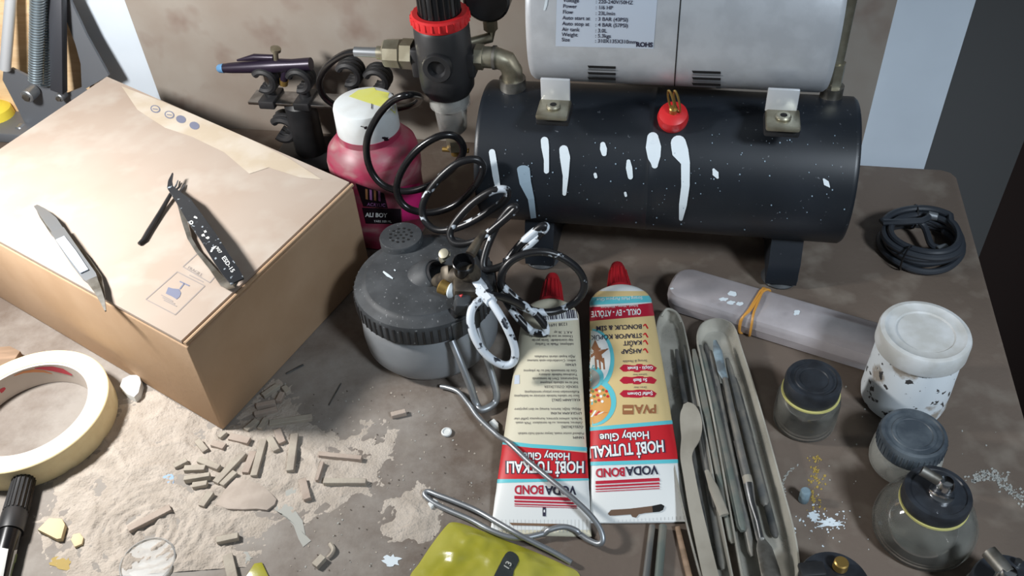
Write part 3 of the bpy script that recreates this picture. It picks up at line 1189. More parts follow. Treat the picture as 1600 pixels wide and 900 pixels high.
tw = thing('black_tweezers', 'black bent-tip tweezers with white lettering lying on the box', 'tweezers', at(325, 380, BT))
b1 = MB()
Pz = lambda x, y, z: at(x, y, BT + z)
up_arm = [Pz(371, 440, 0.011), Pz(360, 424, 0.013), Pz(345, 402, 0.014), Pz(325, 370, 0.0135), Pz(305, 342, 0.012), Pz(288, 316, 0.010), Pz(275, 303, 0.009), Pz(266, 293, 0.009), Pz(266, 283, 0.0095), Pz(270, 271, 0.010)]
b1_m = MB()
tweezer_arm(b1_m, up_arm, [0.0052, 0.0062, 0.0062, 0.0062, 0.0062, 0.0056, 0.0036, 0.0024, 0.0016, 0.0004], 0.0016, mat('tweezer_black', (34, 36, 40), 0.4, c3=(150, 160, 168), scale3=260, lo3=0.64, hi3=0.68))
up_o = b1_m.obj('arm', tw)
tpz = Print(b1_m, 0.0002)
tx = MB()
tpz.text(tx, 'ESD-15', (357, 413), (0.56, 0.83), 9.5, 'ink_white', bold=0.01)
tpz.text(tx, '907', (342, 391), (0.56, 0.83), 7.5, 'ink_white')
tpz.blob(tx, circle_px(299, 348, 3.2, 3.2, 14), 'ink_white', 1, 1)
tpz.blob(tx, circle_px(299, 348, 1.5, 1.5, 10), 'dark_hole', 2, 1)
for (x, y) in ((321, 362), (318, 368), (333, 388), (336, 386), (306, 340), (324, 372), (331, 392)):
    tpz.blob(tx, ragged(x, y, 2.4, 1.8, 9, 0.5), 'ink_white', 1, 1)
sub(tx, 'lettering', up_o, tw)
b2 = MB()
lowa = [Pz(371, 441, 0.009), Pz(360, 446, 0.005), Pz(350, 443, 0.004), Pz(330, 418, 0.0028), Pz(308, 392, 0.0026), Pz(296, 372, 0.0036), Pz(288, 345, 0.005), Pz(282, 322, 0.006), Pz(274, 304, 0.0068), Pz(268, 292, 0.007)]
tweezer_arm(b2, lowa, [0.005, 0.004, 0.003, 0.0018, 0.0014, 0.0016, 0.002, 0.002, 0.0016, 0.0008], 0.0014, 'dull_steel')
b2.obj('arm', tw)
sp_ = MB()
sp_.tube([Pz(267, 303, 0.004), Pz(250, 333, 0.002), Pz(232, 362, 0.0016), Pz(224, 376, 0.0016), Pz(217, 381, 0.002)], [0.0016, 0.0020, 0.0022, 0.0022, 0.0014], 'black_plastic', 8)
tag(sp_.obj('black_strip', loc=Pz(240, 345, 0)), 'thin black bent rod on the box, left of the black tweezers', 'rod')
for i, (a, b_) in enumerate((((271, 296), (278, 282)), ((275, 297), (284, 286)), ((280, 300), (289, 288)))):
    tg = MB().tube([Pz(a[0], a[1], 0.0018 + 0.0005 * i), Pz((a[0] + b_[0]) / 2 + 1, (a[1] + b_[1]) / 2, 0.002), Pz(b_[0], b_[1], 0.0012)], [0.0010, 0.0008, 0.0005], 'lamp_grey', 6)
    tag(tg.obj('splinter', loc=Pz(a[0], a[1], 0)), ['grey splinter closest to the black tweezers tip', 'middle one of three grey splinters by the black tweezers tip', 'grey splinter farthest right of the black tweezers tip'][i], 'splinter', 'splinters at the tweezers tip')

t2 = thing('silver_tweezers', 'silver cross-action tweezers overhanging the front edge of the box', 'tweezers', at(105, 395, BT))
sa = MB()
s1_ = [Pz(56, 322, 0.004), Pz(66, 330, 0.006), Pz(80, 345, 0.007), Pz(92, 362, 0.0065)]
tweezer_arm(sa, s1_, [0.0015, 0.0032, 0.0046, 0.0042], 0.0016, 'zinc')
sb_ = [Pz(90, 360, 0.0075), Pz(103, 380, 0.0085), Pz(122, 408, 0.0085), Pz(140, 432, 0.008), Pz(146, 440, 0.0075)]
tweezer_arm(sa, sb_, [0.0052, 0.0054, 0.0054, 0.0050, 0.0036], 0.0016, 'zinc')
tweezer_arm(sa, [Pz(143, 436, 0.008), Pz(152, 452, 0.0075), Pz(160, 470, 0.007), Pz(165, 486, 0.0065)], [0.004, 0.0028, 0.0018, 0.0005], 0.0014, 'dull_steel')
sa.obj('arm', t2)
sb2 = MB()
tweezer_arm(sb2, [Pz(58, 326, 0.001), Pz(68, 338, 0.0012), Pz(88, 364, 0.0012), Pz(100, 372, 0.0018), Pz(128, 405, 0.003), Pz(150, 434, 0.003), Pz(156, 448, 0.005), Pz(163, 468, 0.0056)],
            [0.001, 0.003, 0.004, 0.005, 0.0052, 0.0044, 0.003, 0.0008], 0.0012, 'dull_steel')
sb2.obj('arm', t2)
gp = MB()
tweezer_arm(gp, [Pz(94, 372, 0.0098), Pz(112, 396, 0.0102), Pz(132, 424, 0.0098)], [0.0034, 0.0036, 0.0030], 0.0008, 'label_foil')
gp.obj('grip_plate', t2)

# ------------------------------------------------------------------ masking tape and marker
TC = Vector((-0.3838, 0.4752, 0))
mk = thing('masking_tape', 'roll of cream masking tape lying flat beside the box', 'tape', TC)
rl = MB()
rl.lathe([(0.0480, 0.0), (0.0612, 0.0), (0.0618, 0.0006), (0.0618, 0.0214), (0.0612, 0.022), (0.0480, 0.022)], 'masking_tape', Matrix.Translation(TC), 96, True)
rl.obj('tape_roll', mk)
co = MB()
co.lathe([(0.0458, 0.0004), (0.0479, 0.0004), (0.0479, 0.0216), (0.0458, 0.0216)], 'tape_core', Matrix.Translation(TC), 80, True)
cor = co.obj('cardboard_core', mk)
pc = MB()
cp = Print(co, 0.0002)
for path, wd, m in (([(54, 575.5), (66, 575), (82, 576), (98, 579.5), (113, 586)], [0.6, 2.2, 3.6, 3.6, 0.8], 'core_red'),
                    ([(22, 587), (36, 581.5), (52, 579), (68, 580), (82, 584)], [0.6, 1.6, 2.4, 1.6, 0.4], 'core_orange'),
                    ([(0, 612), (4, 609), (8, 606)], [3, 3, 1.5], 'core_red')):
    a, c = streak_px(path, wd)
    for i in range(len(path) - 1):
        cp.quad(pc, [a[i], a[i + 1], c[i + 1], c[i]], m, 1, 4, 3)
sub(pc, 'core_print', cor, mk)

mr = thing('marker_pen', 'black paint marker with white label lying below the tape roll', 'marker', at(25, 820, 0))
mz = 0.0088
m0, m1, m2 = at(40, 741, mz), at(17, 832, mz), at(-25, 985, mz)
dr = (m2 - m0).normalized()
m1 = m0 + dr * (m1 - m0).dot(dr)
cpm = MB()
Lc = (m1 - m0).length
cpm.lathe([(0, 0), (0.0066, 0), (0.0074, 0.001), (0.0078, 0.006), (0.0082, Lc * 0.68), (0.0088, Lc * 0.70), (0.0088, Lc), (0, Lc)], 'black_plastic', frame(m0, dr), 36)
for i in range(18):
    a = 2 * PI * i / 18
    Fm = frame(m0, dr)
    cpm.cyl(Fm @ Vector((0.0074 * math.cos(a), 0.0074 * math.sin(a), 0.002)), Fm @ Vector((0.0080 * math.cos(a), 0.0080 * math.sin(a), Lc * 0.66)), 0.0009, 'black_gloss', seg=6)
cap_o = cpm.obj('cap', mr)
pcap = Print(cpm, 0.0004)
cl_ = MB()
pcap.quad(cl_, [(55, 742), (63, 746), (50, 806), (44, 800)], 'ink_white', 1, 2, 12)
pcap.text(cl_, 'PAINT', (54, 774), (-0.22, 0.97), 7, 'ink_navy', 2)
sub(cl_, 'cap_label', cap_o, mr)
brl = MB()
brl.lathe([(0, 0), (0.0078, 0), (0.0078, 0.10), (0, 0.10)], 'black_gloss', frame(m1 + dr * 0.0005, dr), 36)
bo = brl.obj('barrel', mr)
pbr = Print(brl, 0.0002)
bl_ = MB()
pbr.quad(bl_, [(2, 856), (13, 858), (4, 905), (-12, 905)], 'ink_white', 1, 4, 10)
pbr.quad(bl_, [(22, 860), (31, 858), (20, 905), (12, 905)], 'ink_white', 1, 4, 10)
pbr.quad(bl_, [(24, 866), (28, 865), (20, 900), (15, 900)], 'ink_green', 2, 3, 10)
sub(bl_, 'barrel_label', bo, mr)

# ------------------------------------------------------------------ airbrush rack with an airbrush lying in it
BS = at(490, 250, 0)
rk = thing('airbrush_rack', 'black clamp-type airbrush holder rack standing behind the box', 'holder', BS)
ST_T = BS.dot(E2)
pk = lambda x, y, dt=0.0: att(x, y, ST_T + dt)
bse = MB().box((0.075, 0.06, 0.012), 'black_plastic', Matrix.Translation(BS + Vector((0, 0, 0.0062))) @ R_ST, 0.003)
bse.obj('base', rk)
ps = MB()
z1 = pk(502, 160).z
ps.cyl(BS + Vector((0, 0, 0.012)), Vector((BS.x, BS.y, z1)), 0.0095, 'dull_steel', seg=28)
ps.lathe([(0.0096, 0), (0.015, 0), (0.016, 0.003), (0.016, 0.058), (0.012, 0.062), (0.0096, 0.062)], 'black_plastic', Matrix.Translation(Vector((BS.x, BS.y, 0.012))), 32, True)
ps.obj('post', rk)
bz = pk(505, 150).z
brp = MB()
xa, xb = pk(392, 143), pk(612, 160)
cbar = (xa + xb) / 2
brp.box(((xb - xa).length, 0.024, 0.0035), 'steel', Matrix.Translation(Vector((cbar.x, cbar.y, z1 + 0.002))) @ R_ST, 0.0008)
bar_o = brp.obj('cross_bar', rk)


def cradle(x, y, tilt, ya, cut=0.8):
    """open clip on a short black stem"""
    c = pk(x, y)
    base = Vector((c.x, c.y, z1 + 0.004))
    m = MB()
    m.box((0.017, 0.030, 0.009), 'black_plastic', Matrix.Translation(base + Vector((0, 0, -0.002))) @ R_ST, 0.0015)
    m.tube([base, base + Vector((0, 0, max(0.008, c.z - base.z - 0.009)))], 0.006, 'black_plastic', 14, flat=0.8)
    top_ = Vector((c.x, c.y, max(c.z, base.z + 0.016)))
    n = 18
    pts = []
    for i in range(n):
        a = PI * (0.5 + cut) + (2 * PI * (1 - cut * 0.32)) * i / (n - 1) + tilt
        pts.append(top_ + E1 * math.cos(a) * 0.0105 + Vector((0, 0, math.sin(a) * 0.0105)))
    for dy in (-0.006, 0.0, 0.006):
        m.tube([p + E2 * dy for p in pts], 0.0038, 'black_plastic', 8)
    m.obj('cradle', rk)


for (x, y, tl) in ((416, 122, 0), (470, 122, 0.3), (547, 112, 0.2), (590, 122, 0.2)):
    cradle(x, y, tl, 0)
lc = MB()
c = Vector((BS.x, BS.y, 0.062))
q = att(452, 197, ST_T)
lc.tube([c, Vector(((c.x + q.x) / 2, (c.y + q.y) / 2, q.z - 0.006)), q], 0.0085, 'black_plastic', 14)
pts = [q + E1 * math.cos(a) * 0.012 - E1 * 0.004 + Vector((0, 0, math.sin(a) * 0.012)) for a in np.linspace(-2.4, 2.4, 18)]
for dy in (-0.007, 0, 0.007):
    lc.tube([p + E2 * dy for p in pts], 0.0042, 'black_plastic', 8)
lc.obj('side_cradle', rk)
ab = thing('airbrush', 'dark purple airbrush with a blue tip resting in the rack clips', 'airbrush', pk(415, 103))
abm = MB()
tz0, tz1 = pk(343, 107, -0.0), pk(486, 100, 0.0)
dx = (tz1 - tz0).normalized()
La = (tz1 - tz0).length
abm.lathe([(0, 0.002), (0.0042, 0.002), (0.0052, 0.012), (0.0068, La * 0.5), (0.0072, La * 0.62), (0.0058, La * 0.8), (0.0064, La), (0, La)], 'airbrush_purple', frame(tz0, dx), 28)
abm.obj('body', ab)
abt = MB().lathe([(0, -0.002), (0.003, -0.002), (0.0044, 0.0), (0.0048, 0.005), (0, 0.005)], 'blue_tip', frame(tz0, dx), 24)
o = abt.obj('tip', ab)
o['label'] = 'blue metal tip'
abl = MB()
e0, e1_ = tz0 + dx * La * 0.22 + Vector((0, 0, 0.008)), tz0 + dx * La * 0.62 + Vector((0, 0, 0.009))
abl.tube([e0, (e0 + e1_) / 2 + Vector((0, 0, 0.002)), e1_], [0.001, 0.0034, 0.0030], 'airbrush_purple', 10)
abl.obj('cover', ab)
trg = MB()
tq = tz0 + dx * La * 0.64
trg.cyl(tq + Vector((0, 0, 0.006)), tq + Vector((0, 0, 0.017)) + dx * 0.002, 0.0026, 'nickel')
trg.lathe([(0, 0), (0.0052, 0), (0.0052, 0.003), (0, 0.004)], 'nickel', frame(tq + Vector((0, 0, 0.016)) + dx * 0.002, Vector((0, 0, 1)) + dx * 0.3), 18)
trg.obj('trigger', ab)
val = MB()
vq = tz0 + dx * La * 0.5
val.cyl(vq - Vector((0, 0, 0.006)), vq - Vector((0, 0, 0.024)), 0.004, 'steel')
vq2 = tz0 + dx * La * 0.72
val.cyl(vq2 - Vector((0, 0, 0.005)), vq2 - Vector((0, 0, 0.016)) - dx * 0.005, 0.0038, 'airbrush_purple')
val.cyl(vq2 - Vector((0, 0, 0.016)) - dx * 0.005, vq2 - Vector((0, 0, 0.021)) - dx * 0.007, 0.0045, 'brass')
val.obj('air_valve', ab)

# ------------------------------------------------------------------ pink paint bottle
PB = at(605, 352, 0)
bt_ = thing('paint_bottle', 'pink acrylic paint bottle with white and yellow cap behind the spray-out pot', 'bottle', PB)
bm_ = MB()
bm_.lathe([(0, 0), (0.036, 0), (0.0395, 0.003), (0.0405, 0.01), (0.0405, 0.062), (0.042, 0.068), (0.0425, 0.084), (0.040, 0.094), (0.033, 0.102), (0.0285, 0.106), (0.0285, 0.112), (0, 0.112)],
          'paint_pink', Matrix.Translation(PB), 72)
bob = bm_.obj('bottle_body', bt_)
cpb = MB()
cpb.lathe([(0, 0), (0.0278, 0), (0.0282, 0.001), (0.0276, 0.028), (0.0268, 0.0305), (0.025, 0.0315), (0, 0.0320)], 'cap_white', Matrix.Translation(PB + Vector((0, 0, 0.1065))), 60)
cbo = cpb.obj('cap', bt_)
pcp = Print(cpb, 0.0003)
yl = MB()
pcp.blob(yl, [(545, 151), (560, 141), (585, 137), (610, 142), (627, 154), (634, 170), (635, 190), (629, 190), (620, 178), (605, 170), (588, 165), (566, 158)], 'paint_yellow', 1, 6)
for (x, y, a, b_) in ((571, 199, 3, 2), (602, 216, 5, 3), (581, 166, 1, 5), (565, 197, 2, 1)):
    pcp.blob(yl, ragged(x, y, a, b_, 10, 0.4), 'label_black', 2, 2)
o = sub(yl, 'paint_stain', cbo, bt_)
o['label'] = 'yellow and black paint on the cap'
lbp = Print(bm_, 0.0004)
ll = MB()
lbp.quad(ll, [(556, 286), (600, 302), (606, 325), (568, 322)], 'label_black', 1, 10, 6)
for k, m in enumerate(('label_tan', 'label_purple', 'label_tan', 'label_purple')):
    x = 571 + k * 6.5
    lbp.quad(ll, [(x, 294 + k), (x + 3.5, 295 + k), (x + 4, 311 + k), (x + 0.5, 310 + k)], m, 2, 2, 4)
lbp.text(ll, 'ACRYLIC', (588, 319), (1, 0.06), 7, 'label_purple', 2)
lbp.quad(ll, [(566, 324), (626, 326), (627, 350), (572, 349)], 'label_black', 1, 12, 6)
lbp.text(ll, 'ALI BOY', (588, 335), (1, 0.03), 9, 'ink_white', 2, bold=0.03)
lbp.text(ll, 'YARI 100 ML', (598, 345), (1, 0.03), 5, 'ink_white', 2)
lbp.quad(ll, [(626, 292), (655, 286), (664, 340), (628, 346)], 'pink_clean', 1, 8, 10)
sub(ll, 'bottle_label', bob, bt_)

# ------------------------------------------------------------------ airbrush cleaning pot
PC = Vector((-0.0690, 0.5385, 0))
pt = thing('cleaning_pot', 'frosted glass airbrush cleaning pot with dusty black lid', 'pot', PC)
TPC = Matrix.Translation(PC)
jr = MB()
jr.lathe([(0, 0.0), (0.040, 0.0), (0.050, 0.004), (0.0550, 0.012), (0.0560, 0.024), (0.0550, 0.040), (0.0510, 0.050), (0.0470, 0.053), (0.0460, 0.053),
          (0.0500, 0.049), (0.0535, 0.039), (0.0545, 0.024), (0.0535, 0.013), (0.049, 0.006), (0.040, 0.002), (0, 0.002)], 'frosted_glass', TPC, 72)
jr.obj('glass_jar', pt)
ld = MB()
ld.lathe([(0.0472, 0.0535), (0.0548, 0.050), (0.0562, 0.0515), (0.0565, 0.053), (0.0565, 0.066), (0.0555, 0.0685), (0.050, 0.0705), (0.0475, 0.0715), (0.046, 0.0735), (0.030, 0.0765), (0, 0.0775)], 'dusty_black', TPC, 90)
for i in range(60):
    a = 2 * PI * i / 60
    p = PC + Vector((math.cos(a), math.sin(a), 0)) * 0.0563
    ld.cyl(p + Vector((0, 0, 0.0525)), p + Vector((0, 0, 0.066)), 0.0011, 'black_plastic', seg=6)
lid = ld.obj('lid', pt)
plid = Print(ld, 0.0003)
spl = MB()
for (pa, wd) in (([(599, 425), (606, 431), (614, 436)], [1.2, 2.2, 1]), ([(560, 405), (556, 415), (554, 425)], [1.5, 3, 2]), ([(616, 422), (618, 424)], [1, 1])):
    a, c = streak_px(pa, wd)
    for i in range(len(pa) - 1):
        plid.quad(spl, [a[i], a[i + 1], c[i + 1], c[i]], 'white_paint', 2, 2, 2)
sub(spl, 'paint_spot', lid, pt)
# filter cap with its holes
fc = at(627, 372, 0.079)
fl = MB()
fl.lathe([(0.0175, -0.008), (0.0178, 0.0015), (0.017, 0.0028), (0, 0.0032)], 'dusty_black', Matrix.Translation(fc), 48)
fo = fl.obj('filter_cap', pt)
ho = MB()
hp = [(0, 0)] + [(0.0045 * math.cos(a), 0.0045 * math.sin(a)) for a in np.linspace(0, 2 * PI, 7)[:-1]] + [(0.0088 * math.cos(a + 0.26), 0.0088 * math.sin(a + 0.26)) for a in np.linspace(0, 2 * PI, 13)[:-1]]
for (x, y) in hp:
    ho.lathe([(0, 0.0026), (0.00105, 0.0026), (0.00105, 0.0034), (0, 0.0034)], 'dark_hole', Matrix.Translation(fc + Vector((x, y, 0))), 8)
sub(ho, 'air_hole', fo, pt)
# slanted socket that takes the airbrush
sk0 = at(673, 440, 0.0685)
skd = Vector((0.62, -0.18, 0.62)).normalized()
so = MB()
so.lathe([(0.0185, -0.008), (0.0178, 0.003), (0.0160, 0.006), (0.0150, 0.0095), (0.0135, 0.0110), (0.0115, 0.0110), (0.0105, 0.008), (0.0085, 0.008), (0.008, 0.003), (0, 0.003)], 'dusty_black', frame(sk0, skd), 48)
so.lathe([(0.0098, 0.0110), (0.0114, 0.0100), (0.0128, 0.0110), (0.0114, 0.0128)], 'black_plastic', frame(sk0, skd), 40, True)
so.obj('airbrush_socket', pt)
# lug on the rim and the bent wire rest
lg = MB()
g0 = at(715, 492, 0.062)
lgd = (g0 - PC).xy.to_3d().normalized()
lg.box((0.024, 0.026, 0.018), 'dusty_black', frame(Vector((g0.x, g0.y, 0.0585)) , Vector((0, 0, 1)), lgd), 0.002)
lg.box((0.005, 0.016, 0.013), 'black_plastic', frame(Vector((g0.x, g0.y, 0.071)) + lgd * 0.006, Vector((0, 0, 1)), lgd), 0.001)
lg.obj('rim_lug', pt)
wr_ = MB()
wpts = [(706, 532, 0.052), (720, 566, 0.038), (735, 604, 0.020), (744, 630, 0.0065), (751, 640, 0.0042), (763, 637, 0.0042), (773, 629, 0.0045), (776, 618, 0.009), (772, 598, 0.018), (764, 570, 0.030), (752, 535, 0.046), (745, 512, 0.056)]
wr_.tube(smooth_path([at(*p) for p in wpts], 6), 0.0029, 'zinc', 12)
wr_.obj('wire_rest', pt)

# ------------------------------------------------------------------ small airbrush plugged in the pot
aw = thing('airbrush', 'dirty brass airbrush with open black cup plugged into the cleaning pot', 'airbrush', at(715, 440, 0.088))
A0, A1 = at(683, 440, 0.0785), at(742, 426, 0.100)
ad = (A1 - A0).normalized()
m = MB()
LA = (A1 - A0).length
m.lathe([(0, -0.004), (0.0035, -0.004), (0.0058, 0.002), (0.0060, 0.006), (0.0072, 0.009), (0.0078, LA * 0.5), (0.0066, LA), (0, LA)], 'old_brass', frame(A0, ad), 24)
m.box((0.012, 0.014, 0.010), 'old_brass', frame(A0 + ad * LA * 0.35 + Vector((0, 0, 0.004)), ad), 0.003)
m.obj('body', aw)
hd = MB()
H1 = at(757, 361, 0.108)
H0 = at(735, 398, 0.100)
hd.tube([H0, (H0 + H1) / 2, H1], [0.0042, 0.0036, 0.0022], 'old_brass', 12)
hd.obj('handle', aw)
cu_ = MB()
cq = at(725, 424, 0.098)
cu_.lathe([(0.004, -0.006), (0.0075, 0.0), (0.0084, 0.012), (0.0078, 0.0125), (0.0066, 0.003), (0, 0.001)], 'black_gloss', frame(cq, Vector((0.05, -0.25, 1))), 32)
cu_.obj('paint_cup', aw)
nz_ = MB()
n0, n1 = at(687, 446, 0.088), at(701, 453, 0.086)
nz_.cyl(n0, n1, 0.0058, 'brass', 0.0052, seg=20, bev=0.001)
nz_.cyl(n1, at(712, 456, 0.0855), 0.0062, 'white_paint', 0.0052, seg=16, bev=0.0015)
nz_.cyl(at(719, 461, 0.086), at(724, 463, 0.086), 0.0032, 'red_plastic', seg=14)
nz_.obj('nozzle_cap', aw)
lv = MB()
lv.tube(smooth_path([at(693, 410, 0.098), at(690, 403, 0.100), at(696, 397, 0.101), at(703, 398, 0.100)], 5), 0.0022, 'nickel', 8)
lv.lathe([(0, 0), (0.004, 0), (0.004, 0.003), (0, 0.0035)], 'nickel', frame(at(695, 398, 0.101), Vector((-0.3, -0.5, 1))), 16)
lv.obj('trigger', aw)
vb = MB()
vb.box((0.012, 0.012, 0.016), 'dusty_black', frame(at(722, 476, 0.079), Vector((0.2, -0.3, 1))), 0.002)
vb.cyl(at(738, 437, 0.090), at(752, 452, 0.088), 0.0062, 'hose_white', 0.0054, 12)
vb.box((0.02, 0.014, 0.016), 'old_brass', frame(at(728, 452, 0.086), Vector((0.2, -0.3, 1))), 0.003)
vb.obj('air_valve', aw)

# ------------------------------------------------------------------ the two glue tubes
class GlueTube:
    def __init__(self, tail, shoulder, hw0, hw1, th1, body_m, lift=0.0006):
        self.a, self.b = at(*tail).xy.to_3d(), at(*shoulder).xy.to_3d()
        self.L = (self.b - self.a).length
        self.d = (self.b - self.a).normalized()
        self.n = Vector((self.d.y, -self.d.x, 0))
        self.hw0, self.hw1, self.th1, self.lift = hw0, hw1, th1, lift
        self.mb = MB()
        NV, NU = 90, 64

        def fn(u, v):
            if v <= 0.93:
                w = v / 0.93
                hw, th = self.dim(w)
                c = self.a + self.d * self.L * w
            else:
                w = (v - 0.93) / 0.07
                hw0_, th0 = self.dim(1)
                k = math.sqrt(max(0, 1 - (w * 0.93) ** 2))
                hw = 0.010 + (hw0_ - 0.010) * k
                th = 0.020 + (th0 - 0.020) * k
                c = self.a + self.d * (self.L + 0.010 * w)
            zc = self.lift + self.dim(min(1, v / 0.93))[1] / 2
            p = 2 * PI * u
            return c + self.n * hw * math.cos(p) + Vector((0, 0, zc + th / 2 * math.sin(p)))
        self.mb.grid(fn, NU, NV, body_m, True)
        self.zc = self.lift + th1 / 2

    def dim(self, v):
        e = math.sin(v * PI / 2) ** 0.85
        hw = self.hw0 + (self.hw1 - self.hw0) * v
        return hw, 0.0016 + (self.th1 - 0.0016) * e


def build_tube(name, label, g, cap_tip, cap_len):
    h = thing('glue_tube', label, 'glue', g.a)
    o = g.mb.obj('tube_body', h)
    nb = g.a + g.d * (g.L + 0.0095) + Vector((0, 0, g.zc))
    nk = MB().lathe([(0.0098, -0.002), (0.0098, 0.004), (0, 0.004)], 'tube_white', frame(nb, g.d), 28)
    nk.obj('neck', h)
    cp_ = MB()
    F_ = frame(nb + g.d * 0.0032, g.d)
    cp_.lathe([(0, 0), (0.0115, 0), (0.0118, 0.002), (0.0110, 0.0035), (0.0102, 0.004), (0.0066, cap_len * 0.88), (0.0052, cap_len), (0, cap_len)], 'red_cap', F_, 32)
    for i in range(16):
        a = 2 * PI * i / 16
        cp_.cyl(F_ @ Vector((0.0103 * math.cos(a), 0.0103 * math.sin(a), 0.004)), F_ @ Vector((0.0074 * math.cos(a), 0.0074 * math.sin(a), cap_len * 0.75)), 0.0007, 'red_cap', seg=6)
    c = cp_.obj('cap', h)
    c['label'] = 'red conical cap'
    return h, o


g1 = GlueTube((845, 838), (861, 520), 0.0348, 0.0236, 0.034, 'tube_cream')
h1, o1 = build_tube('glue_tube', 'glue tube lying nearer the pot, back side with rows of small print up', g1, None, 0.038)
g2 = GlueTube((998, 818), (969, 500), 0.0333, 0.0258, 0.036, 'tube_white')
h2, o2 = build_tube('glue_tube', 'glue tube beside the file case, front side with product pictures up', g2, None, 0.036)

p2_ = Print(g2.mb, 0.00018)
ink = MB()
# tail: white; then red name band between blue waves, tan middle, red and blue bands by the shoulder
p2_.band(ink, lambda x: 483 + (x - 925) * -0.03, lambda x: 670 - (x - 918) * 0.08 + 0, 965, 'tube_tan', 1, nv=16)
p2_.band(ink, lambda x: 455, lambda x: 464, 965, 'tube_tan', 1, nv=2)
p2_.band(ink, lambda x: 668 - (x - 918) * 0.085, lambda x: 674 - (x - 918) * 0.085, 980, 'ink_teal', 2)
p2_.band(ink, lambda x: 674 - (x - 918) * 0.085, lambda x: 722 - (x - 918) * 0.03, 980, 'ink_red', 1.6)
p2_.band(ink, lambda x: 722 - (x - 918) * 0.03, lambda x: 728 - (x - 918) * 0.03, 980, 'ink_teal', 2)
p2_.band(ink, lambda x: 480 - (x - 922) * 0.06 - 0.0006 * (x - 965) ** 2 + 1, lambda x: 502 - (x - 922) * 0.085, 965, 'ink_crimson', 2)
p2_.band(ink, lambda x: 465 - (x - 922) * 0.03, lambda x: 477 - (x - 922) * 0.05, 965, 'ink_teal', 1.6)
p2_.text(ink, 'OKUL - EV - ATÖLYE', (963, 490), (-1, 0.05), 13, 'ink_white', 4, bold=0.025, w=76)
p2_.text(ink, 'Strong Multi Purpose Glue', (968, 468), (-1, 0.04), 6.5, 'ink_white', 4)
p2_.text(ink, 'School - Home - Workshop', (968, 480), (-1, 0.05), 5, 'ink_white', 4)
for s, y in (('BONCUK & SİM', 511), ('STRAFOR KÖPÜK', 525), ('KAĞIT', 536), ('AHŞAP', 549)):
    p2_.text(ink, s, (1003, y), (-1, 0.04), 10, 'ink_navy', 3, align='LEFT', bold=0.02)
    for a, b_ in (((1008, y - 4), (1012, y + 3)), ((1008, y - 4), (1005, y - 1))):
        a, b_ = Vector(a), Vector(b_)
        nn = Vector((-(b_ - a).y, (b_ - a).x)).normalized()
        p2_.quad(ink, [a + nn, b_ + nn, b_ - nn, a - nn], 'ink_red', 3, 2, 1)
p2_.text(ink, 'Strong & Flexible', (992, 565), (-1, 0.04), 5.5, 'ink_grey', 3)
for (y, s) in ((576, 'Güçlü - Esnek'), (595, 'Su Bazlı'), (616, 'Şeffaf Dönem')):
    xr = 1026
    out = [(968, y), (974, y - 6), (1000, y - 7), (1018, y - 6), (1026, y - 1), (1022, y + 5), (996, y + 6), (974, y + 5)]
    p2_.blob(ink, out, 'ink_crimson', 2, 4)
    p2_.text(ink, s, (1000, y), (-1, 0.03), 7, 'ink_white', 4, bold=0.02)
p2_.text(ink, 'Solvent free', (1000, 586), (-1, 0.03), 4.5, 'ink_grey', 3)
p2_.text(ink, 'Dries clear', (1000, 606), (-1, 0.03), 4.5, 'ink_grey', 3)
p2_.text(ink, 'PVA', (1009, 640), (-1, 0.02), 19, 'ink_brown', 3, bold=0.03)
p2_.quad(ink, [(973, 633), (990, 633), (990, 648), (973, 648)], 'ink_brown', 3, 3, 3)
p2_.quad(ink, [(975, 639), (988, 639), (988, 642), (975, 642)], 'tube_tan', 4, 3, 2)
# round pictures at the left edge: clay craft, wooden sticks, beaded doll
p2_.blob(ink, circle_px(926, 563, 34, 49, 36), 'ink_teal', 2, 6)
p2_.blob(ink, circle_px(924, 561, 30, 44, 36), 'ink_white', 3, 6)
star = []
for i in range(10):
    r = (22, 10)[i % 2]
    a = -PI / 2 + i * PI / 5
    star.append((931 + r * math.cos(a), 552 + r * 0.95 * math.sin(a)))
p2_.blob(ink, star, 'ink_brown', 4, 3)
for x in (930, 936, 942):
    p2_.quad(ink, [(x, 560), (x + 2.5, 560), (x + 4, 578), (x + 1.5, 578)], 'ink_brown', 4, 1, 3)
p2_.blob(ink, circle_px(926, 628, 37, 38, 36), 'ink_teal', 2.4, 6)
p2_.blob(ink, circle_px(923, 630, 32, 33, 36), 'tube_orange', 3, 6)
for k in range(6):
    p2_.quad(ink, [(918 + k * 6, 640 + k), (921 + k * 6, 640 + k), (917 + k * 5, 656 - k * 2), (914 + k * 5, 656 - k * 2)], 'ink_red' if k % 2 else 'ink_white', 4, 1, 3)
for k in range(16):
    p2_.blob(ink, circle_px(922 + (k % 6) * 5.2 + (k // 6) * 2, 610 + (k // 6) * 8 + (k % 2) * 2, 2.2, 2.2, 10), ('ink_white', 'ink_green', 'ink_red')[k % 3], 4, 1)
p2_.blob(ink, circle_px(920, 590, 24, 20, 30), 'ink_teal', 3.6, 4)
p2_.blob(ink, circle_px(918, 592, 20, 16, 30), 'stain_pale', 4.4, 4)
p2_.text(ink, 'HOBİ TUTKALI', (979, 703), (-0.96, 0.085), 25, 'ink_navy', 3, bold=0.07, w=120)
p2_.text(ink, 'HOBİ TUTKALI', (979, 703), (-0.96, 0.085), 25, 'ink_white', 4, bold=0.025, w=115)
p2_.text(ink, 'Hobby Glue', (976, 683), (-1, 0.06), 17, 'ink_navy', 3, bold=0.06, w=79)
p2_.text(ink, 'Hobby Glue', (976, 683), (-1, 0.06), 17, 'ink_white', 4, bold=0.02, w=76)
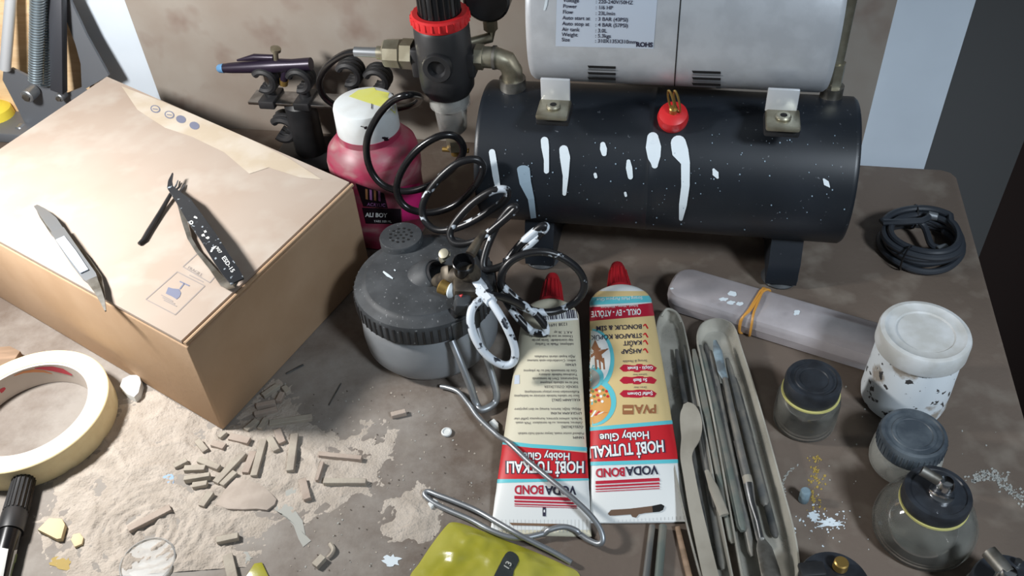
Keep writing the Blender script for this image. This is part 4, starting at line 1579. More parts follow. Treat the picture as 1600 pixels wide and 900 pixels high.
p2_.text(ink, 'VODA', (1003, 736), (-1.05, 0.05), 19, 'ink_navy', 3, bold=0.03, w=51)
p2_.text(ink, 'BOND', (954, 739), (-1.0, 0.05), 19, 'ink_crimson', 3, bold=0.03, w=45)
for (y0, y1) in ((747, 752), (754, 757), (759, 761), (763, 764.2)):
    p2_.quad(ink, [(931, y0 + 5), (1030, y0), (1031, y1), (931, y1 + 5)], 'ink_crimson', 3, 14, 1)
# crimped tail with its hanging slot
for k in range(26):
    x = 918 + k * 6
    p2_.quad(ink, [(x, 806 + (26 - k) * 0.35), (x + 1, 806 + (26 - k) * 0.35), (x + 1, 822), (x, 822)], 'dusty_white', 1, 1, 3)
slot = [(950, 803), (955, 797), (985, 795), (1018, 791), (1033, 788), (1038, 791), (1036, 797), (1030, 800), (1008, 802), (998, 804), (994, 809), (988, 808), (986, 804), (960, 806), (953, 806)]
p2_.blob(ink, slot, mat('slot_shade', (98, 76, 60), 0.9), 3, 2)
p2_.blob(ink, [(1019, 791), (1033, 788), (1038, 791), (1036, 797), (1030, 800), (1020, 801)], 'dark_hole', 4, 2)
ob = ink.obj('printed_label', h2)
ob['label'] = 'front label in red, tan and blue'

p1_ = Print(g1.mb, 0.00018)
ink = MB()
p1_.band(ink, lambda x: 688 + (x - 780) * 0.12 if x < 830 else 694 + (x - 830) * 0.06, lambda x: 694 + (x - 780) * 0.12 if x < 830 else 700 + (x - 830) * 0.06, 850, 'ink_teal', 2)
p1_.band(ink, lambda x: 694 + (x - 780) * 0.10, lambda x: 749 - (x - 780) * 0.01, 850, 'ink_red', 1.6)
p1_.band(ink, lambda x: 749 - (x - 780) * 0.01, lambda x: 755 - (x - 780) * 0.03, 850, 'ink_teal', 2)
p1_.band(ink, lambda x: 755 - (x - 780) * 0.03, lambda x: 828, 850, 'tube_white', 1, nv=6)
p1_.text(ink, 'HOBİ TUTKALI', (852, 731), (-0.98, 0.0), 25, 'ink_navy', 3, bold=0.07, w=124)
p1_.text(ink, 'HOBİ TUTKALI', (852, 731), (-0.98, 0.0), 25, 'ink_white', 4, bold=0.025, w=119)
p1_.text(ink, 'Hobby Glue', (854, 714), (-1, -0.01), 16, 'ink_navy', 3, bold=0.06, w=75)
p1_.text(ink, 'Hobby Glue', (854, 714), (-1, -0.01), 16, 'ink_white', 4, bold=0.02, w=72)
p1_.text(ink, 'VODA', (876, 767), (-1.0, 0.0), 19, 'ink_navy', 3, bold=0.03, w=49)
p1_.text(ink, 'BOND', (827, 766), (-1.0, 0.0), 19, 'ink_crimson', 3, bold=0.03, w=45)
for (y0, y1) in ((775, 780), (782, 785), (787, 789), (790.5, 791.5)):
    p1_.quad(ink, [(804, y0), (901, y0 + 3), (901, y1 + 3), (804, y1)], 'ink_crimson', 3, 14, 1)
p1_.quad(ink, [(848, 793), (853, 793), (853, 807), (848, 807)], 'ink_navy', 3, 2, 2)
p1_.quad(ink, [(849.5, 797), (851.5, 797), (851.5, 801), (849.5, 801)], 'ink_white', 4, 1, 1)
p1_.quad(ink, [(796, 817), (878, 819), (876, 823), (800, 821)], mat('slot_brown', (112, 88, 68), 0.9), 3, 6, 2)
for k in range(28):
    x = 772 + k * 6
    p1_.quad(ink, [(x, 812), (x + 1, 812), (x + 1, 842), (x, 842)], 'dusty_white', 1.5, 1, 3)
paras = [(520, ['A.K.T. 36 ay', 'Üretim ve son kullanma tarihi', 'tüp üzerindedir. Serin yerde', 'saklayınız. Made in Turkey']),
         (558, ['Ağzı kapalı olarak muhafaza', 'ediniz. Çocuklardan uzak tutunuz', 'UYARI:']),
         (580, ['Göz ile temasında bol su ile yıkayınız', 'Yutulması halinde doktora', 'başvurunuz. Deri ile temasında', 'bol su ve sabunla yıkayınız', 'TEKNİK ÖZELLİKLER']),
         (613, ['Kullanmadan önce yüzeyi temizleyiniz', 'İnce bir tabaka halinde sürünüz ve bekleyiniz', 'KULLANIM ŞEKLİ:']),
         (640, ['Ahşap, kağıt, karton, kumaş ve deri yapıştırır', 'UYGULAMA ALANI:']),
         (655, ['Su bazlı, solvent içermez, kuruyunca şeffaf olur', 'Zehirsiz, kokusuz, su ile temizlenir. PVA esaslı', 'ÖZELLİKLERİ:']),
         (678, ['Polivinil asetat esaslı, beyaz renkli hobi tutkalı', 'TANIM:'])]
for y, ls in paras:
    for i, s in enumerate(ls):
        yy = y + i * 6.2
        xr = 896 + (yy - 520) * 0.115
        p1_.text(ink, s, (xr - 2, yy), (-1, 0.0), 5.6, 'ink_grey' if not s.endswith(':') else 'ink_navy', 2.5, align='LEFT', bold=0.0)
p1_.quad(ink, [(843, 488), (900, 484), (903, 500), (846, 505)], 'ink_white', 2, 10, 3)
x = 845.0
rr_ = random.Random(3)
while x < 899:
    w = rr_.choice([0.8, 1.2, 2.0])
    p1_.quad(ink, [(x, 487.5 - (x - 845) * 0.07), (x + w, 487.5 - (x - 845) * 0.07), (x + w + 2, 501 - (x - 845) * 0.07), (x + 2, 501 - (x - 845) * 0.07)], 'ink_navy', 3, 1, 3)
    x += w + rr_.choice([0.9, 1.4, 2.2])
p1_.text(ink, '1238 1691', (872, 508), (-1, 0.08), 7, 'ink_grey', 3)
p1_.quad(ink, [(790, 588), (812, 586), (812, 600), (788, 602)], 'label_foil', 2, 3, 3)
ob = ink.obj('printed_label', h1)
ob['label'] = 'back label with barcode and rows of small print'

def clear_of(pts, trees, gap):
    out = []
    for p in pts:
        p = p.copy()
        for t in trees:
            h = t.ray_cast(Vector((p.x, p.y, 0.3)), Vector((0, 0, -1)))
            if h[0] is not None and p.z < h[0].z + gap and p.z > -0.01:
                p.z = h[0].z + gap
        out.append(p)
    return out


# ------------------------------------------------------------------ bent steel wire lying over the tubes
wp = [(689, 604, 0.003), (700, 606, 0.004), (717, 613, 0.006), (733, 632, 0.008), (748, 653, 0.009), (775, 678, 0.014), (810, 708, 0.019), (850, 741, 0.0215), (885, 770, 0.021), (918, 800, 0.017), (936, 823, 0.013), (942, 842, 0.009), (936, 850, 0.006), (920, 844, 0.0045), (905, 834, 0.0045),
      (888, 826, 0.0045), (872, 826, 0.0045), (848, 834, 0.0045), (820, 840, 0.0045), (795, 839, 0.0045), (765, 828, 0.0045), (735, 812, 0.003), (700, 797, 0.0022), (678, 786, 0.0022), (664, 774, 0.0026), (668, 768, 0.003), (685, 774, 0.004), (712, 784, 0.005), (745, 798, 0.006), (775, 815, 0.0085), (808, 834, 0.0105), (835, 848, 0.0085), (865, 863, 0.006), (893, 879, 0.004)]
wire_pts = []
for (x, y, z) in wp:
    p = at(x, y, z)
    for tree in (g1.mb.bvh(), g2.mb.bvh()):
        for _ in range(3):
            hh_ = tree.ray_cast(Vector((p.x, p.y, 0.2)), Vector((0, 0, -1)))
            if hh_[0] is not None and p.z < hh_[0].z + 0.0026:
                p = at(x, y, hh_[0].z + 0.0027)
    wire_pts.append(p)
wire_pts = clear_of(smooth_path(wire_pts, 6), [g1.mb.bvh(), g2.mb.bvh()], 0.0046)
wm = MB().tube(wire_pts, 0.0020, 'zinc', 10)
tag(wm.obj('bent_wire', loc=at(760, 760, 0)), 'long bent steel wire resting across the two glue tubes', 'wire')

# ------------------------------------------------------------------ coiled air hose between regulator and airbrush
def hz(py, pyc, zc, k=1.0):
    return max(0.006, zc + k * (pyc - py) / (1850 * 0.76))


seq1 = [(575, 78, None, None)]
hp = []
hp.append(tuple(rc(0.181) - E1 * 0.064))
P0 = W(RS - 0.064, RT, 0.184)
HT = RT + 0.003
hose_pts = [P0, P0 - E1 * 0.006]
for (x, y, t) in ((540, 84, HT + 0.004), (513, 102, HT + 0.012), (499, 128, HT + 0.024), (508, 153, HT + 0.034), (536, 168, HT + 0.040), (590, 172, HT + 0.042), (640, 166, HT + 0.030), (657, 153, HT - 0.008)):
    hose_pts.append(att(x, y, t))
body_seq = [  # x, y, loop-centre row, height of the coil's axis there
    (640, 148, 225, 0.128), (612, 158, 225, 0.128), (587, 187, 225, 0.126), (573, 222, 225, 0.126), (577, 260, 225, 0.124), (597, 288, 226, 0.124), (632, 299, 230, 0.122), (670, 290, 235, 0.12),
    (706, 264, 240, 0.118), (724, 236, 250, 0.116), (713, 214, 258, 0.115), (686, 213, 264, 0.114), (652, 234, 268, 0.112), (627, 268, 270, 0.110), (620, 300, 272, 0.109), (637, 325, 274, 0.108), (675, 332, 276, 0.107),
    (715, 318, 280, 0.106), (744, 288, 288, 0.105), (755, 262, 296, 0.104), (742, 249, 300, 0.103), (712, 257, 304, 0.102), (681, 285, 306, 0.102), (661, 318, 308, 0.102), (664, 345, 310, 0.103), (687, 360, 314, 0.104),
    (725, 352, 320, 0.104), (765, 330, 326, 0.103), (790, 311, 332, 0.102), (792, 297, 336, 0.101), (770, 298, 340, 0.100), (738, 318, 342, 0.100), (711, 348, 346, 0.100), (703, 368, 348, 0.101), (714, 381, 352, 0.102),
    (745, 376, 356, 0.101), (780, 350, 360, 0.098), (806, 326, 362, 0.095), (797, 326, 366, 0.092), (776, 354, 372, 0.090), (759, 394, 380, 0.092), (758, 420, 385, 0.094),
    (790, 413, 390, 0.090), (825, 384, 396, 0.084), (852, 357, 400, 0.080), (844, 355, 404, 0.078), (812, 383, 410, 0.076), (790, 414, 420, 0.074), (783, 448, 430, 0.074), (796, 478, 440, 0.074), (820, 508, 446, 0.074), (845, 527, 450, 0.076), (853, 513, 452, 0.076),
    (836, 490, 450, 0.076), (806, 467, 448, 0.076), (783, 440, 444, 0.076), (795, 411, 442, 0.075), (828, 395, 440, 0.074), (866, 397, 440, 0.073), (901, 419, 440, 0.072), (913, 446, 440, 0.072), (900, 471, 442, 0.072), (866, 487, 446, 0.073), (830, 485, 452, 0.074), (800, 470, 458, 0.078),
    (768, 462, 470, 0.082), (743, 475, 485, 0.082), (735, 496, 500, 0.080), (741, 525, 512, 0.078), (759, 553, 520, 0.076), (785, 570, 524, 0.074), (802, 565, 524, 0.072), (804, 543, 520, 0.074), (790, 508, 505, 0.080), (768, 472, 480, 0.085)]
for (x, y, yc, zc) in body_seq:
    hose_pts.append(at(x, y, hz(y, yc, zc, 0.8)))
hose_pts.append(at(752, 453, 0.0885))
hpath = smooth_path(hose_pts, 7)
n_free = 9 * 7
hpath = hpath[:n_free] + clear_of(hpath[n_free:-8], [g1.mb.bvh(), g2.mb.bvh(), ld.bvh()], 0.0034) + hpath[-8:]
hs = thing('air_hose', 'coiled black air hose splashed with white paint, hanging over the pot', 'hose', PC + Vector((0.06, 0.03, 0)))
n = len(hpath)


def seg_of(a, b_, m, out):
    out.tube(hpath[int(a * n):min(n, int(b_ * n) + 1)], 0.0031, m, 10)


hm = MB()
kw = len(hose_pts)
i_w = (kw - 10) / kw
seg_of(0, 0.33, 'black_gloss', hm)
seg_of(0.33, 0.62, 'hose_black', hm)
seg_of(0.62, 0.74, 'hose_mid', hm)
seg_of(0.74, i_w, 'hose_black', hm)
seg_of(i_w, 1.0, 'hose_white', hm)
hm.obj('hose_coil', hs)
fe = MB()
fe.cyl(P0 - E1 * 0.014, P0 - E1 * 0.001, 0.0041, 'zinc', seg=16)
fe.obj('end_ferrule', hs)
nt_ = MB()
nt_.cyl(hpath[-8], hpath[-1], 0.0046, 'hose_white', 0.0054, 8)
nt_.obj('end_nut', hs)
ct_ = MB()
ct_.tube([at(788, 415, 0.079) + Vector((0, math.cos(a) * 0.005, math.sin(a) * 0.005)) for a in np.linspace(0, 2 * PI, 14)[:-1]], 0.0011, 'black_plastic', 6, True)
ct_.obj('cable_tie', hs)


# ------------------------------------------------------------------ closed pen case with a rubber band
CA, CB_ = at(1040, 446, 0.010), at(1420, 560, 0.010)
cd = (CB_ - CA).xy.to_3d().normalized()
cn = Vector((-cd.y, cd.x, 0))
cw = 0.0205
cl0 = CA.xy.to_3d() + cd * 0.0
pcse = thing('pen_case', 'closed cloudy plastic pen case held by a rubber band', 'case', cl0 + cd * 0.1)


def case_outline(k, L):
    pts = []
    r = cw * k
    n = 14
    for i in range(n + 1):
        a = PI / 2 + PI * i / n
        pts.append((cw + (r * 0.92 if True else r) * math.cos(a) * 0.85, r * abs(math.sin(a)) ** 0.75 * (1 if math.sin(a) >= 0 else -1)))
    e = L - (cw - r) * 0.6
    pts += [(e - 0.006, -r), (e, -r + 0.006), (e, r - 0.006), (e - 0.006, r)]
    return pts


def case_shell(L, levels, m, base):
    """closed long shell through (scale, height) outlines"""
    mb = MB()
    rows = [[base + cd * x + cn * y + Vector((0, 0, z)) for x, y in case_outline(k, L)] for k, z in levels]
    n = len(rows[0])
    vs_ = [p for r in rows for p in r]
    fs = []
    for j in range(len(rows) - 1):
        for i in range(n):
            fs.append((j * n + i, j * n + (i + 1) % n, (j + 1) * n + (i + 1) % n, (j + 1) * n + i))
    fs.append(tuple(reversed(range(n))))
    fs.append(tuple(range((len(rows) - 1) * n, len(rows) * n)))
    mb.add(vs_, fs, m)
    return mb


LC = 0.205
case_shell(LC, [(0.84, 0.0004), (0.94, 0.002), (0.98, 0.006), (1.0, 0.0105)], 'case_plastic', cl0).obj('case_base', pcse)
lid_ = case_shell(LC, [(1.02, 0.0107), (1.0, 0.015), (0.93, 0.0195), (0.80, 0.0212)], 'case_plastic', cl0)
lido = lid_.obj('case_lid', pcse)
inn = MB()
for (o0, o1, off, m, r) in ((0.012, 0.10, 0.004, 'pink_inside', 0.0034), (0.03, 0.16, -0.004, 'pink_inside', 0.003), (0.10, 0.195, -0.002, 'pink_inside', 0.0034), (0.02, 0.14, 0.011, 'lamp_grey', 0.0025)):
    inn.tube([cl0 + cd * o0 + cn * off + Vector((0, 0, 0.007)), cl0 + cd * o1 + cn * (off - 0.002) + Vector((0, 0, 0.007))], r, m, 10)
ino = inn.obj('contents', pcse)
ino['label'] = 'pinkish tools seen through the plastic'
plc = Print(lid_, 0.0003)
for (x, y, a, b_) in ((1130, 468, 7, 3), (1142, 473, 6, 3), (1156, 475, 5, 3), (1144, 459, 6, 5), (1245, 489, 5, 4), (1050, 451, 3, 1.5)):
    wsp = MB()
    plc.blob(wsp, ragged(x, y, a, b_, 12, 0.3), 'white_paint', 1, 2)
    sub(wsp, 'paint_spot', lido, pcse)
rbm = MB()
bo_ = (at(1172, 486, 0.021).xy.to_3d() - cl0).dot(cd)
for (sh, sk) in ((0, 0.004), (0.003, -0.002), (0.0015, 0.006)):
    pts = []
    for i in range(28):
        a = 2 * PI * i / 28
        c_, s_ = math.cos(a), math.sin(a)
        y = (cw + 0.0012) * (abs(c_) ** 0.35) * (1 if c_ >= 0 else -1)
        z = 0.0112 + 0.0118 * (abs(s_) ** 0.5) * (1 if s_ >= 0 else -1)
        pts.append(cl0 + cd * (bo_ + sh + sk * c_) + cn * y + Vector((0, 0, max(z, 0.0008))))
    rbm.tube(pts, 0.0011, 'rubber_band', 6, True)
tag(rbm.obj('rubber_band', loc=cl0 + cd * bo_), 'tan rubber band wound round the cloudy pen case', 'rubber band')

# ------------------------------------------------------------------ open file case: two long clear trays full of needle files
def tray(pxo, depth, m, wall=0.0012):
    """open tray from a picture outline of its rim; walls slope in to a floor"""
    rim = [at(x, y, depth) for x, y in pxo]
    c = sum(rim, Vector()) / len(rim)
    n = len(rim)
    mb = MB()
    # axis for inset
    def ins_(d, z):
        out = []
        for i in range(n):
            t = (rim[(i + 1) % n] - rim[i - 1]).normalized()
            nn = Vector((-t.y, t.x, 0))
            if nn.dot(c - rim[i]) < 0:
                nn = -nn
            q = rim[i] + nn * d
            out.append(Vector((q.x, q.y, z)))
        return out
    loops = [ins_(0.0035, 0.0006), ins_(0.0012, 0.004), ins_(0.0, depth), ins_(wall, depth + 0.0003), ins_(wall + 0.0012, 0.005), ins_(0.0045, 0.0018)]
    vs_ = [p for l in loops for p in l]
    fs = []
    for j in range(len(loops) - 1):
        for i in range(n):
            fs.append((j * n + i, j * n + (i + 1) % n, (j + 1) * n + (i + 1) % n, (j + 1) * n + i))
    fs.append(tuple(reversed(range(n))))
    fs.append(tuple(range((len(loops) - 1) * n, len(loops) * n)))
    mb.add(vs_, fs, m)
    return mb


def dense(pts, k=4, closed=True):
    return [(p.x, p.y) for p in smooth_path([Vector((x, y, 0)) for x, y in pts], k, closed)]


fcs = thing('file_case', 'open clear plastic case full of dusty needle files', 'case', at(1140, 720, 0))
ltr = [(1026, 560), (1025, 520), (1029, 496), (1040, 483), (1056, 486), (1066, 500), (1074, 530), (1092, 620), (1108, 700), (1126, 800), (1146, 900), (1160, 965), (1118, 965), (1095, 905), (1072, 820), (1050, 720), (1035, 640)]
tray(dense(ltr), 0.011, 'tray_plastic').obj('case_tray', fcs)
rtr = [(1094, 560), (1088, 530), (1094, 508), (1110, 498), (1130, 498), (1148, 510), (1160, 545), (1178, 600), (1200, 675), (1222, 755), (1240, 820), (1249, 870), (1250, 910), (1250, 965), (1172, 965), (1158, 900), (1140, 800), (1122, 700), (1107, 620)]
tray(dense(rtr), 0.013, 'tray_plastic').obj('case_tray', fcs)
hk = MB()
hk.tube(smooth_path([at(1034, 494, 0.012), at(1042, 483, 0.013), at(1056, 488, 0.013), at(1064, 502, 0.0125)], 5), 0.0011, 'tray_plastic', 8)
hk.obj('hanging_loop', fcs)

FG = 'files in the open clear case'
files = [  # (tip, tail, width px, height, material, label)
    ((1057, 546), (1112, 905), 8, 0.0050, 'file_dark', 'dark needle file lying farthest left in the open case'),
    ((1070, 540), (1130, 890), 9, 0.0052, 'file_grey', 'grey needle file running out from under the ivory spatula'),
    ((1084, 546), (1146, 850), 10, 0.0085, 'file_green', 'greenish needle file, narrower of the two greenish ones, right of the ivory spatula'),
    ((1094, 540), (1160, 830), 11, 0.0090, 'file_green', 'broad greenish file in the middle of the open case'),
    ((1110, 548), (1176, 870), 9, 0.0072, 'file_grey', 'grey file left of the steel spatula'),
    ((1136, 560), (1196, 790), 10, 0.0078, 'file_grey', 'grey file right of the steel spatula'),
    ((1148, 590), (1212, 840), 9, 0.0062, 'file_dark', 'dark file lying farthest right in the open case'),
    ((1062, 585), (1082, 690), 7, 0.0088, 'file_dark', 'short dark file under the ivory spatula'),
    ((1076, 552), (1118, 800), 9, 0.0060, 'file_dark', 'dark file between the two leftmost long files in the open case'),
    ((1102, 538), (1142, 720), 10, 0.0070, 'file_dark', 'dark file tip showing beside the steel spatula blade'),
    ((1126, 600), (1188, 850), 9, 0.0060, 'file_dark', 'dark file directly right of the steel spatula handle'),
    ((1104, 735), (1132, 805), 11, 0.0118, 'ivory', 'short grey-beige piece lying on top of the files'),
]
for (a, b_, w, z, m, lab) in files:
    A_, B_ = at(a[0], a[1], z + 0.002), at(b_[0], b_[1], z)
    d_ = (B_ - A_).normalized()
    L_ = (B_ - A_).length
    wpx = w * 1.3 / 2 / 2050.0
    mb = MB()
    sh = MB()
    mb.tube([A_, A_ + d_ * 0.01, A_ + d_ * L_ * 0.40], [wpx * 0.45, wpx * 0.8, wpx], m, 8, flat=0.55)
    sh.tube([A_ + d_ * (L_ * 0.40), A_ + d_ * L_ * 0.98, B_], [wpx * 0.9, wpx * 0.95, wpx * 0.5], m, 10, flat=0.8)
    if L_ > 0.06:
        h = thing('needle_file', lab, 'file', A_, 0, FG)
        mb.obj('blade', h)
        sh.obj('handle', h)
    else:
        mb.tube([A_ + d_ * L_ * 0.4, B_], wpx, m, 8, flat=0.55)
        tag(mb.obj('needle_file', loc=A_), lab, 'file', FG)
# steel spatula with paint on its tip
ssp = thing('steel_spatula', 'steel modelling spatula with pale paint on its blade, on top of the files', 'spatula', at(1160, 700, 0.01))
z = 0.0128
k_ = MB()
k_.tube([at(1117, 532, z), at(1121, 548, z), at(1128, 580, z), at(1133, 592, z)], [0.0014, 0.0036, 0.0034, 0.0022], mat('paint_blade', (150, 170, 180), 0.4, 0.3, c2=(108, 116, 120), scale=80), 10, flat=0.4)
k_.obj('blade', ssp)
k_ = MB()
k_.tube([at(1133, 592, z), at(1145, 650, z), at(1160, 715, z), at(1168, 748, z)], [0.002, 0.0026, 0.0028, 0.0028], 'file_grey', 12)
k_.tube([at(1167, 745, z), at(1170, 757, z)], 0.0033, 'ivory', 12)
k_.obj('handle', ssp)
k_ = MB()
k_.tube([at(1170, 757, z), at(1175, 785, z), at(1184, 815, z), at(1190, 842, z)], [0.0034, 0.0026, 0.0017, 0.0019], 'steel', 14)
k_.obj('shaft', ssp)
k_ = MB()
k_.tube([at(1189, 840, z), at(1194, 856, z), at(1203, 890, z), at(1212, 930, z)], [0.002, 0.0052, 0.0062, 0.006], 'dull_steel', 12, flat=0.16)
k_.obj('end_blade', ssp)
# ivory plastic spatula along the left tray
iv = MB()
def strip_px(cpts, z, th, m, out):
    a, c = streak_px([(p[0], p[1]) for p in cpts], [p[2] for p in cpts])
    low = [at(p.x, p.y, z) for p in a] + [at(p.x, p.y, z) for p in reversed(c)]
    out.slab(low, [p + Vector((0, 0, th)) for p in low], m)
cen_ = [(1071, 632, 4), (1075, 640, 12), (1078, 652, 16), (1080, 668, 17), (1079, 684, 15), (1074, 700, 11), (1072, 716, 9), (1076, 740, 9), (1085, 790, 10), (1096, 840, 11), (1110, 900, 12), (1124, 955, 12)]
cen_ = [(p.x, p.y, p.z) for p in smooth_path([Vector(c) for c in cen_], 4)]
strip_px(cen_, 0.0118, 0.0016, 'ivory', iv)
tag(iv.obj('plastic_spatula', loc=at(1080, 670, 0.0115)), 'dusty ivory plastic spatula with a round end, along the left of the case', 'spatula')
pk_ = MB()
pq = MB().box((0.001, 0.001, 0.001), 'ivory')
# loose rods below the tubes
for (a, b_, r, m, lab) in (((1019, 822), (1006, 925), 0.0022, 'file_grey', 'thin grey rod under the tube tail, on the left of a pair'), ((1036, 822), (1027, 925), 0.0028, 'file_green', 'grey-green rod under the tube tail, on the right of a pair')):
    A_, B_ = at(a[0], a[1], r + 0.0003), at(b_[0], b_[1], r + 0.0003)
    tag(MB().tube([A_, B_], r, m, 10).obj('rod', loc=A_), lab, 'rod', 'rods under the tube')
ws_ = MB()
strip_px([(1058, 826, 3.5), (1066, 860, 4), (1082, 925, 4.5)], 0.0004, 0.003, 'wood_strip', ws_)
tag(ws_.obj('wood_strip', loc=at(1066, 860, 0)), 'narrow brown wooden strip left of the open file case', 'strip')

# ------------------------------------------------------------------ jars on the right
def jar_glass(out, p, prof, m, th=0.0014):
    """glass wall with thickness from an outer profile (r, z) that starts at the axis"""
    inn_ = [(max(r - th, 0.0), z + (th if i < 2 else 0)) for i, (r, z) in enumerate(prof)]
    inn_[0] = (0, prof[0][1] + 0.002)
    out.lathe(prof + inn_[::-1], m, Matrix.Translation(p), 56)


J1 = at(1255, 657, 0)
j = thing('glass_jar', 'small clear glass jar with ridged black lid, in front of the pen case', 'jar', J1)
m = MB()
jar_glass(m, J1, [(0, 0.0003), (0.0195, 0.0003), (0.0222, 0.002), (0.0228, 0.006), (0.0226, 0.026), (0.0215, 0.031), (0.0185, 0.034), (0.0182, 0.037)], 'jar_glass')
m.obj('glass_body', j)
m = MB()
m.lathe([(0.0186, 0.0345), (0.0196, 0.0345), (0.0198, 0.036), (0.0198, 0.0455), (0.0190, 0.0475), (0.0165, 0.0478), (0.0160, 0.0466), (0.0135, 0.0466), (0.013, 0.0474), (0.0105, 0.0474), (0.010, 0.0466), (0, 0.0466)], 'lid_dark', Matrix.Translation(J1), 56)
m.obj('lid', j)
m = MB().lathe([(0.0184, 0.0328), (0.0208, 0.0328), (0.0208, 0.0342), (0.0184, 0.0342)], 'seal_yellow', Matrix.Translation(J1), 48, True)
m.obj('seal_ring', j)

J4 = at(1408, 622, 0)
j = thing('paint_jar', 'tall paint-smeared jar with white lid, tallest of the jars', 'jar', J4)
m = MB()
m.lathe([(0, 0.0003), (0.026, 0.0003), (0.030, 0.003), (0.0308, 0.008), (0.0302, 0.03), (0.0295, 0.056), (0.0280, 0.061), (0, 0.061)], 'paint_covered', Matrix.Translation(J4), 64)
jb = m.obj('jar_body', j)
m = MB()
m.lathe([(0.0285, 0.0585), (0.0312, 0.0585), (0.0316, 0.060), (0.0314, 0.0715), (0.0305, 0.0735), (0.0275, 0.0742), (0.0255, 0.0730), (0.0205, 0.0728), (0.0195, 0.0718), (0, 0.0718)], 'dusty_white', Matrix.Translation(J4), 64)
m.obj('lid', j)

J2 = at(1410, 723, 0)
j = thing('glass_jar', 'cloudy glass jar with dusty blue-black lid, against the white-lidded jar', 'jar', J2)
m = MB()
jar_glass(m, J2, [(0, 0.0003), (0.020, 0.0003), (0.0235, 0.0025), (0.0242, 0.007), (0.0238, 0.016), (0.0220, 0.0195), (0.0212, 0.022)], 'cloudy_glass')
m.obj('glass_body', j)
m = MB()
m.lathe([(0.0205, 0.0205), (0.0222, 0.0205), (0.0226, 0.022), (0.0226, 0.032), (0.0216, 0.0345), (0.0195, 0.0352), (0.0188, 0.0340), (0.0150, 0.0340), (0.0145, 0.0346), (0.0125, 0.0346), (0.0120, 0.0340), (0, 0.0340)], 'lid_dusty', Matrix.Translation(J2), 56)
for i in range(40):
    a = 2 * PI * i / 40
    m.cyl(J2 + Vector((0.0225 * math.cos(a), 0.0225 * math.sin(a), 0.0225)), J2 + Vector((0.0225 * math.cos(a), 0.0225 * math.sin(a), 0.0315)), 0.0006, 'lid_dusty', seg=5)
m.obj('lid', j)

J3 = at(1437, 832, 0)
j = thing('glass_jar', 'wide clear glass siphon jar with black lid and bent metal tube', 'jar', J3)
m = MB()
jar_glass(m, J3, [(0, 0.0003), (0.027, 0.0003), (0.0310, 0.003), (0.0325, 0.010), (0.0319, 0.018), (0.0280, 0.028), (0.0225, 0.034), (0.0200, 0.0365), (0.0198, 0.038)], 'jar_glass')
m.obj('glass_body', j)
m = MB()
m.lathe([(0.0196, 0.0375), (0.0206, 0.0375), (0.0210, 0.039), (0.0210, 0.0455), (0.0202, 0.0475), (0.0175, 0.0478), (0.0168, 0.0470), (0, 0.0470)], 'lid_dark', Matrix.Translation(J3), 56)
m.obj('lid', j)
m = MB().lathe([(0.0198, 0.0355), (0.0213, 0.0355), (0.0213, 0.0372), (0.0198, 0.0372)], 'seal_yellow', Matrix.Translation(J3), 48, True)
m.obj('seal_ring', j)
m = MB()
jt = Vector((J3.x, J3.y, 0.047)) + Vector((0.001, -0.002, 0))
m.lathe([(0, 0), (0.0078, 0), (0.0078, 0.002), (0.0062, 0.004), (0.0058, 0.008), (0.0056, 0.011), (0.004, 0.0145), (0, 0.0158)], 'chrome', Matrix.Translation(jt), 32)
e = at(1440, 735, 0.0605)
st0 = jt + Vector((0, 0, 0.0108))
m.tube([st0, st0.lerp(e, 0.5), e], [0.0036, 0.0034, 0.0034], 'dull_steel', 16)
m.cyl(e - (e - st0).normalized() * 0.0002, e + (e - st0).normalized() * 0.0003, 0.0024, 'dark_hole', seg=12)
m.obj('siphon_tube', j)

J5 = at(1292, 944, 0)
j = thing('glass_jar', 'black-lidded jar with a brass post, cut by the bottom edge of the photo', 'jar', J5)
m = MB()
jar_glass(m, J5, [(0, 0.0003), (0.0195, 0.0003), (0.0222, 0.002), (0.0228, 0.006), (0.0226, 0.014), (0.0205, 0.018), (0.0195, 0.020)], 'jar_glass')
m.obj('glass_body', j)
m = MB().lathe([(0.0196, 0.019), (0.0212, 0.019), (0.0216, 0.020), (0.0216, 0.026), (0.0205, 0.028), (0.014, 0.0286), (0, 0.0286)], 'lid_dark', Matrix.Translation(J5), 56)
m.obj('lid', j)
m = MB()
q = at(1312, 887, 0.0287)
m.cyl(q, q + Vector((0, 0, 0.007)), 0.0046, 'brass', 0.0044, 24, 0.0008)
m.obj('brass_post', j)
m = MB()
q = at(1268, 893, 0.0287)
m.box((0.016, 0.010, 0.004), 'black_plastic', Matrix.Translation(q + Vector((0, 0, 0.002))), 0.0015)
m.obj('lid_tab', j)

J6 = at(1557, 956, 0)
j = thing('glass_jar', 'black-lidded jar with a grey metal tube, in the bottom right corner', 'jar', J6)
m = MB()
jar_glass(m, J6, [(0, 0.0003), (0.020, 0.0003), (0.0235, 0.0025), (0.0242, 0.007), (0.0238, 0.014), (0.0205, 0.020), (0.0195, 0.022)], 'jar_glass')
m.obj('glass_body', j)
m = MB().lathe([(0.0196, 0.021), (0.0222, 0.021), (0.0226, 0.022), (0.0226, 0.029), (0.0215, 0.031), (0.014, 0.0316), (0, 0.0316)], 'lid_dark', Matrix.Translation(J6), 56)
m.obj('lid', j)
m = MB()
e0_, e1x = at(1545, 862, 0.046), at(1575, 897, 0.046)
m.tube([e0_, e1x], 0.0048, 'dull_steel', 16)
m.lathe([(0, 0), (0.0062, 0), (0.0062, 0.014), (0.004, 0.018), (0, 0.019)], 'chrome', Matrix.Translation(Vector((e1x.x, e1x.y, 0.0316))), 28)
m.obj('siphon_tube', j)
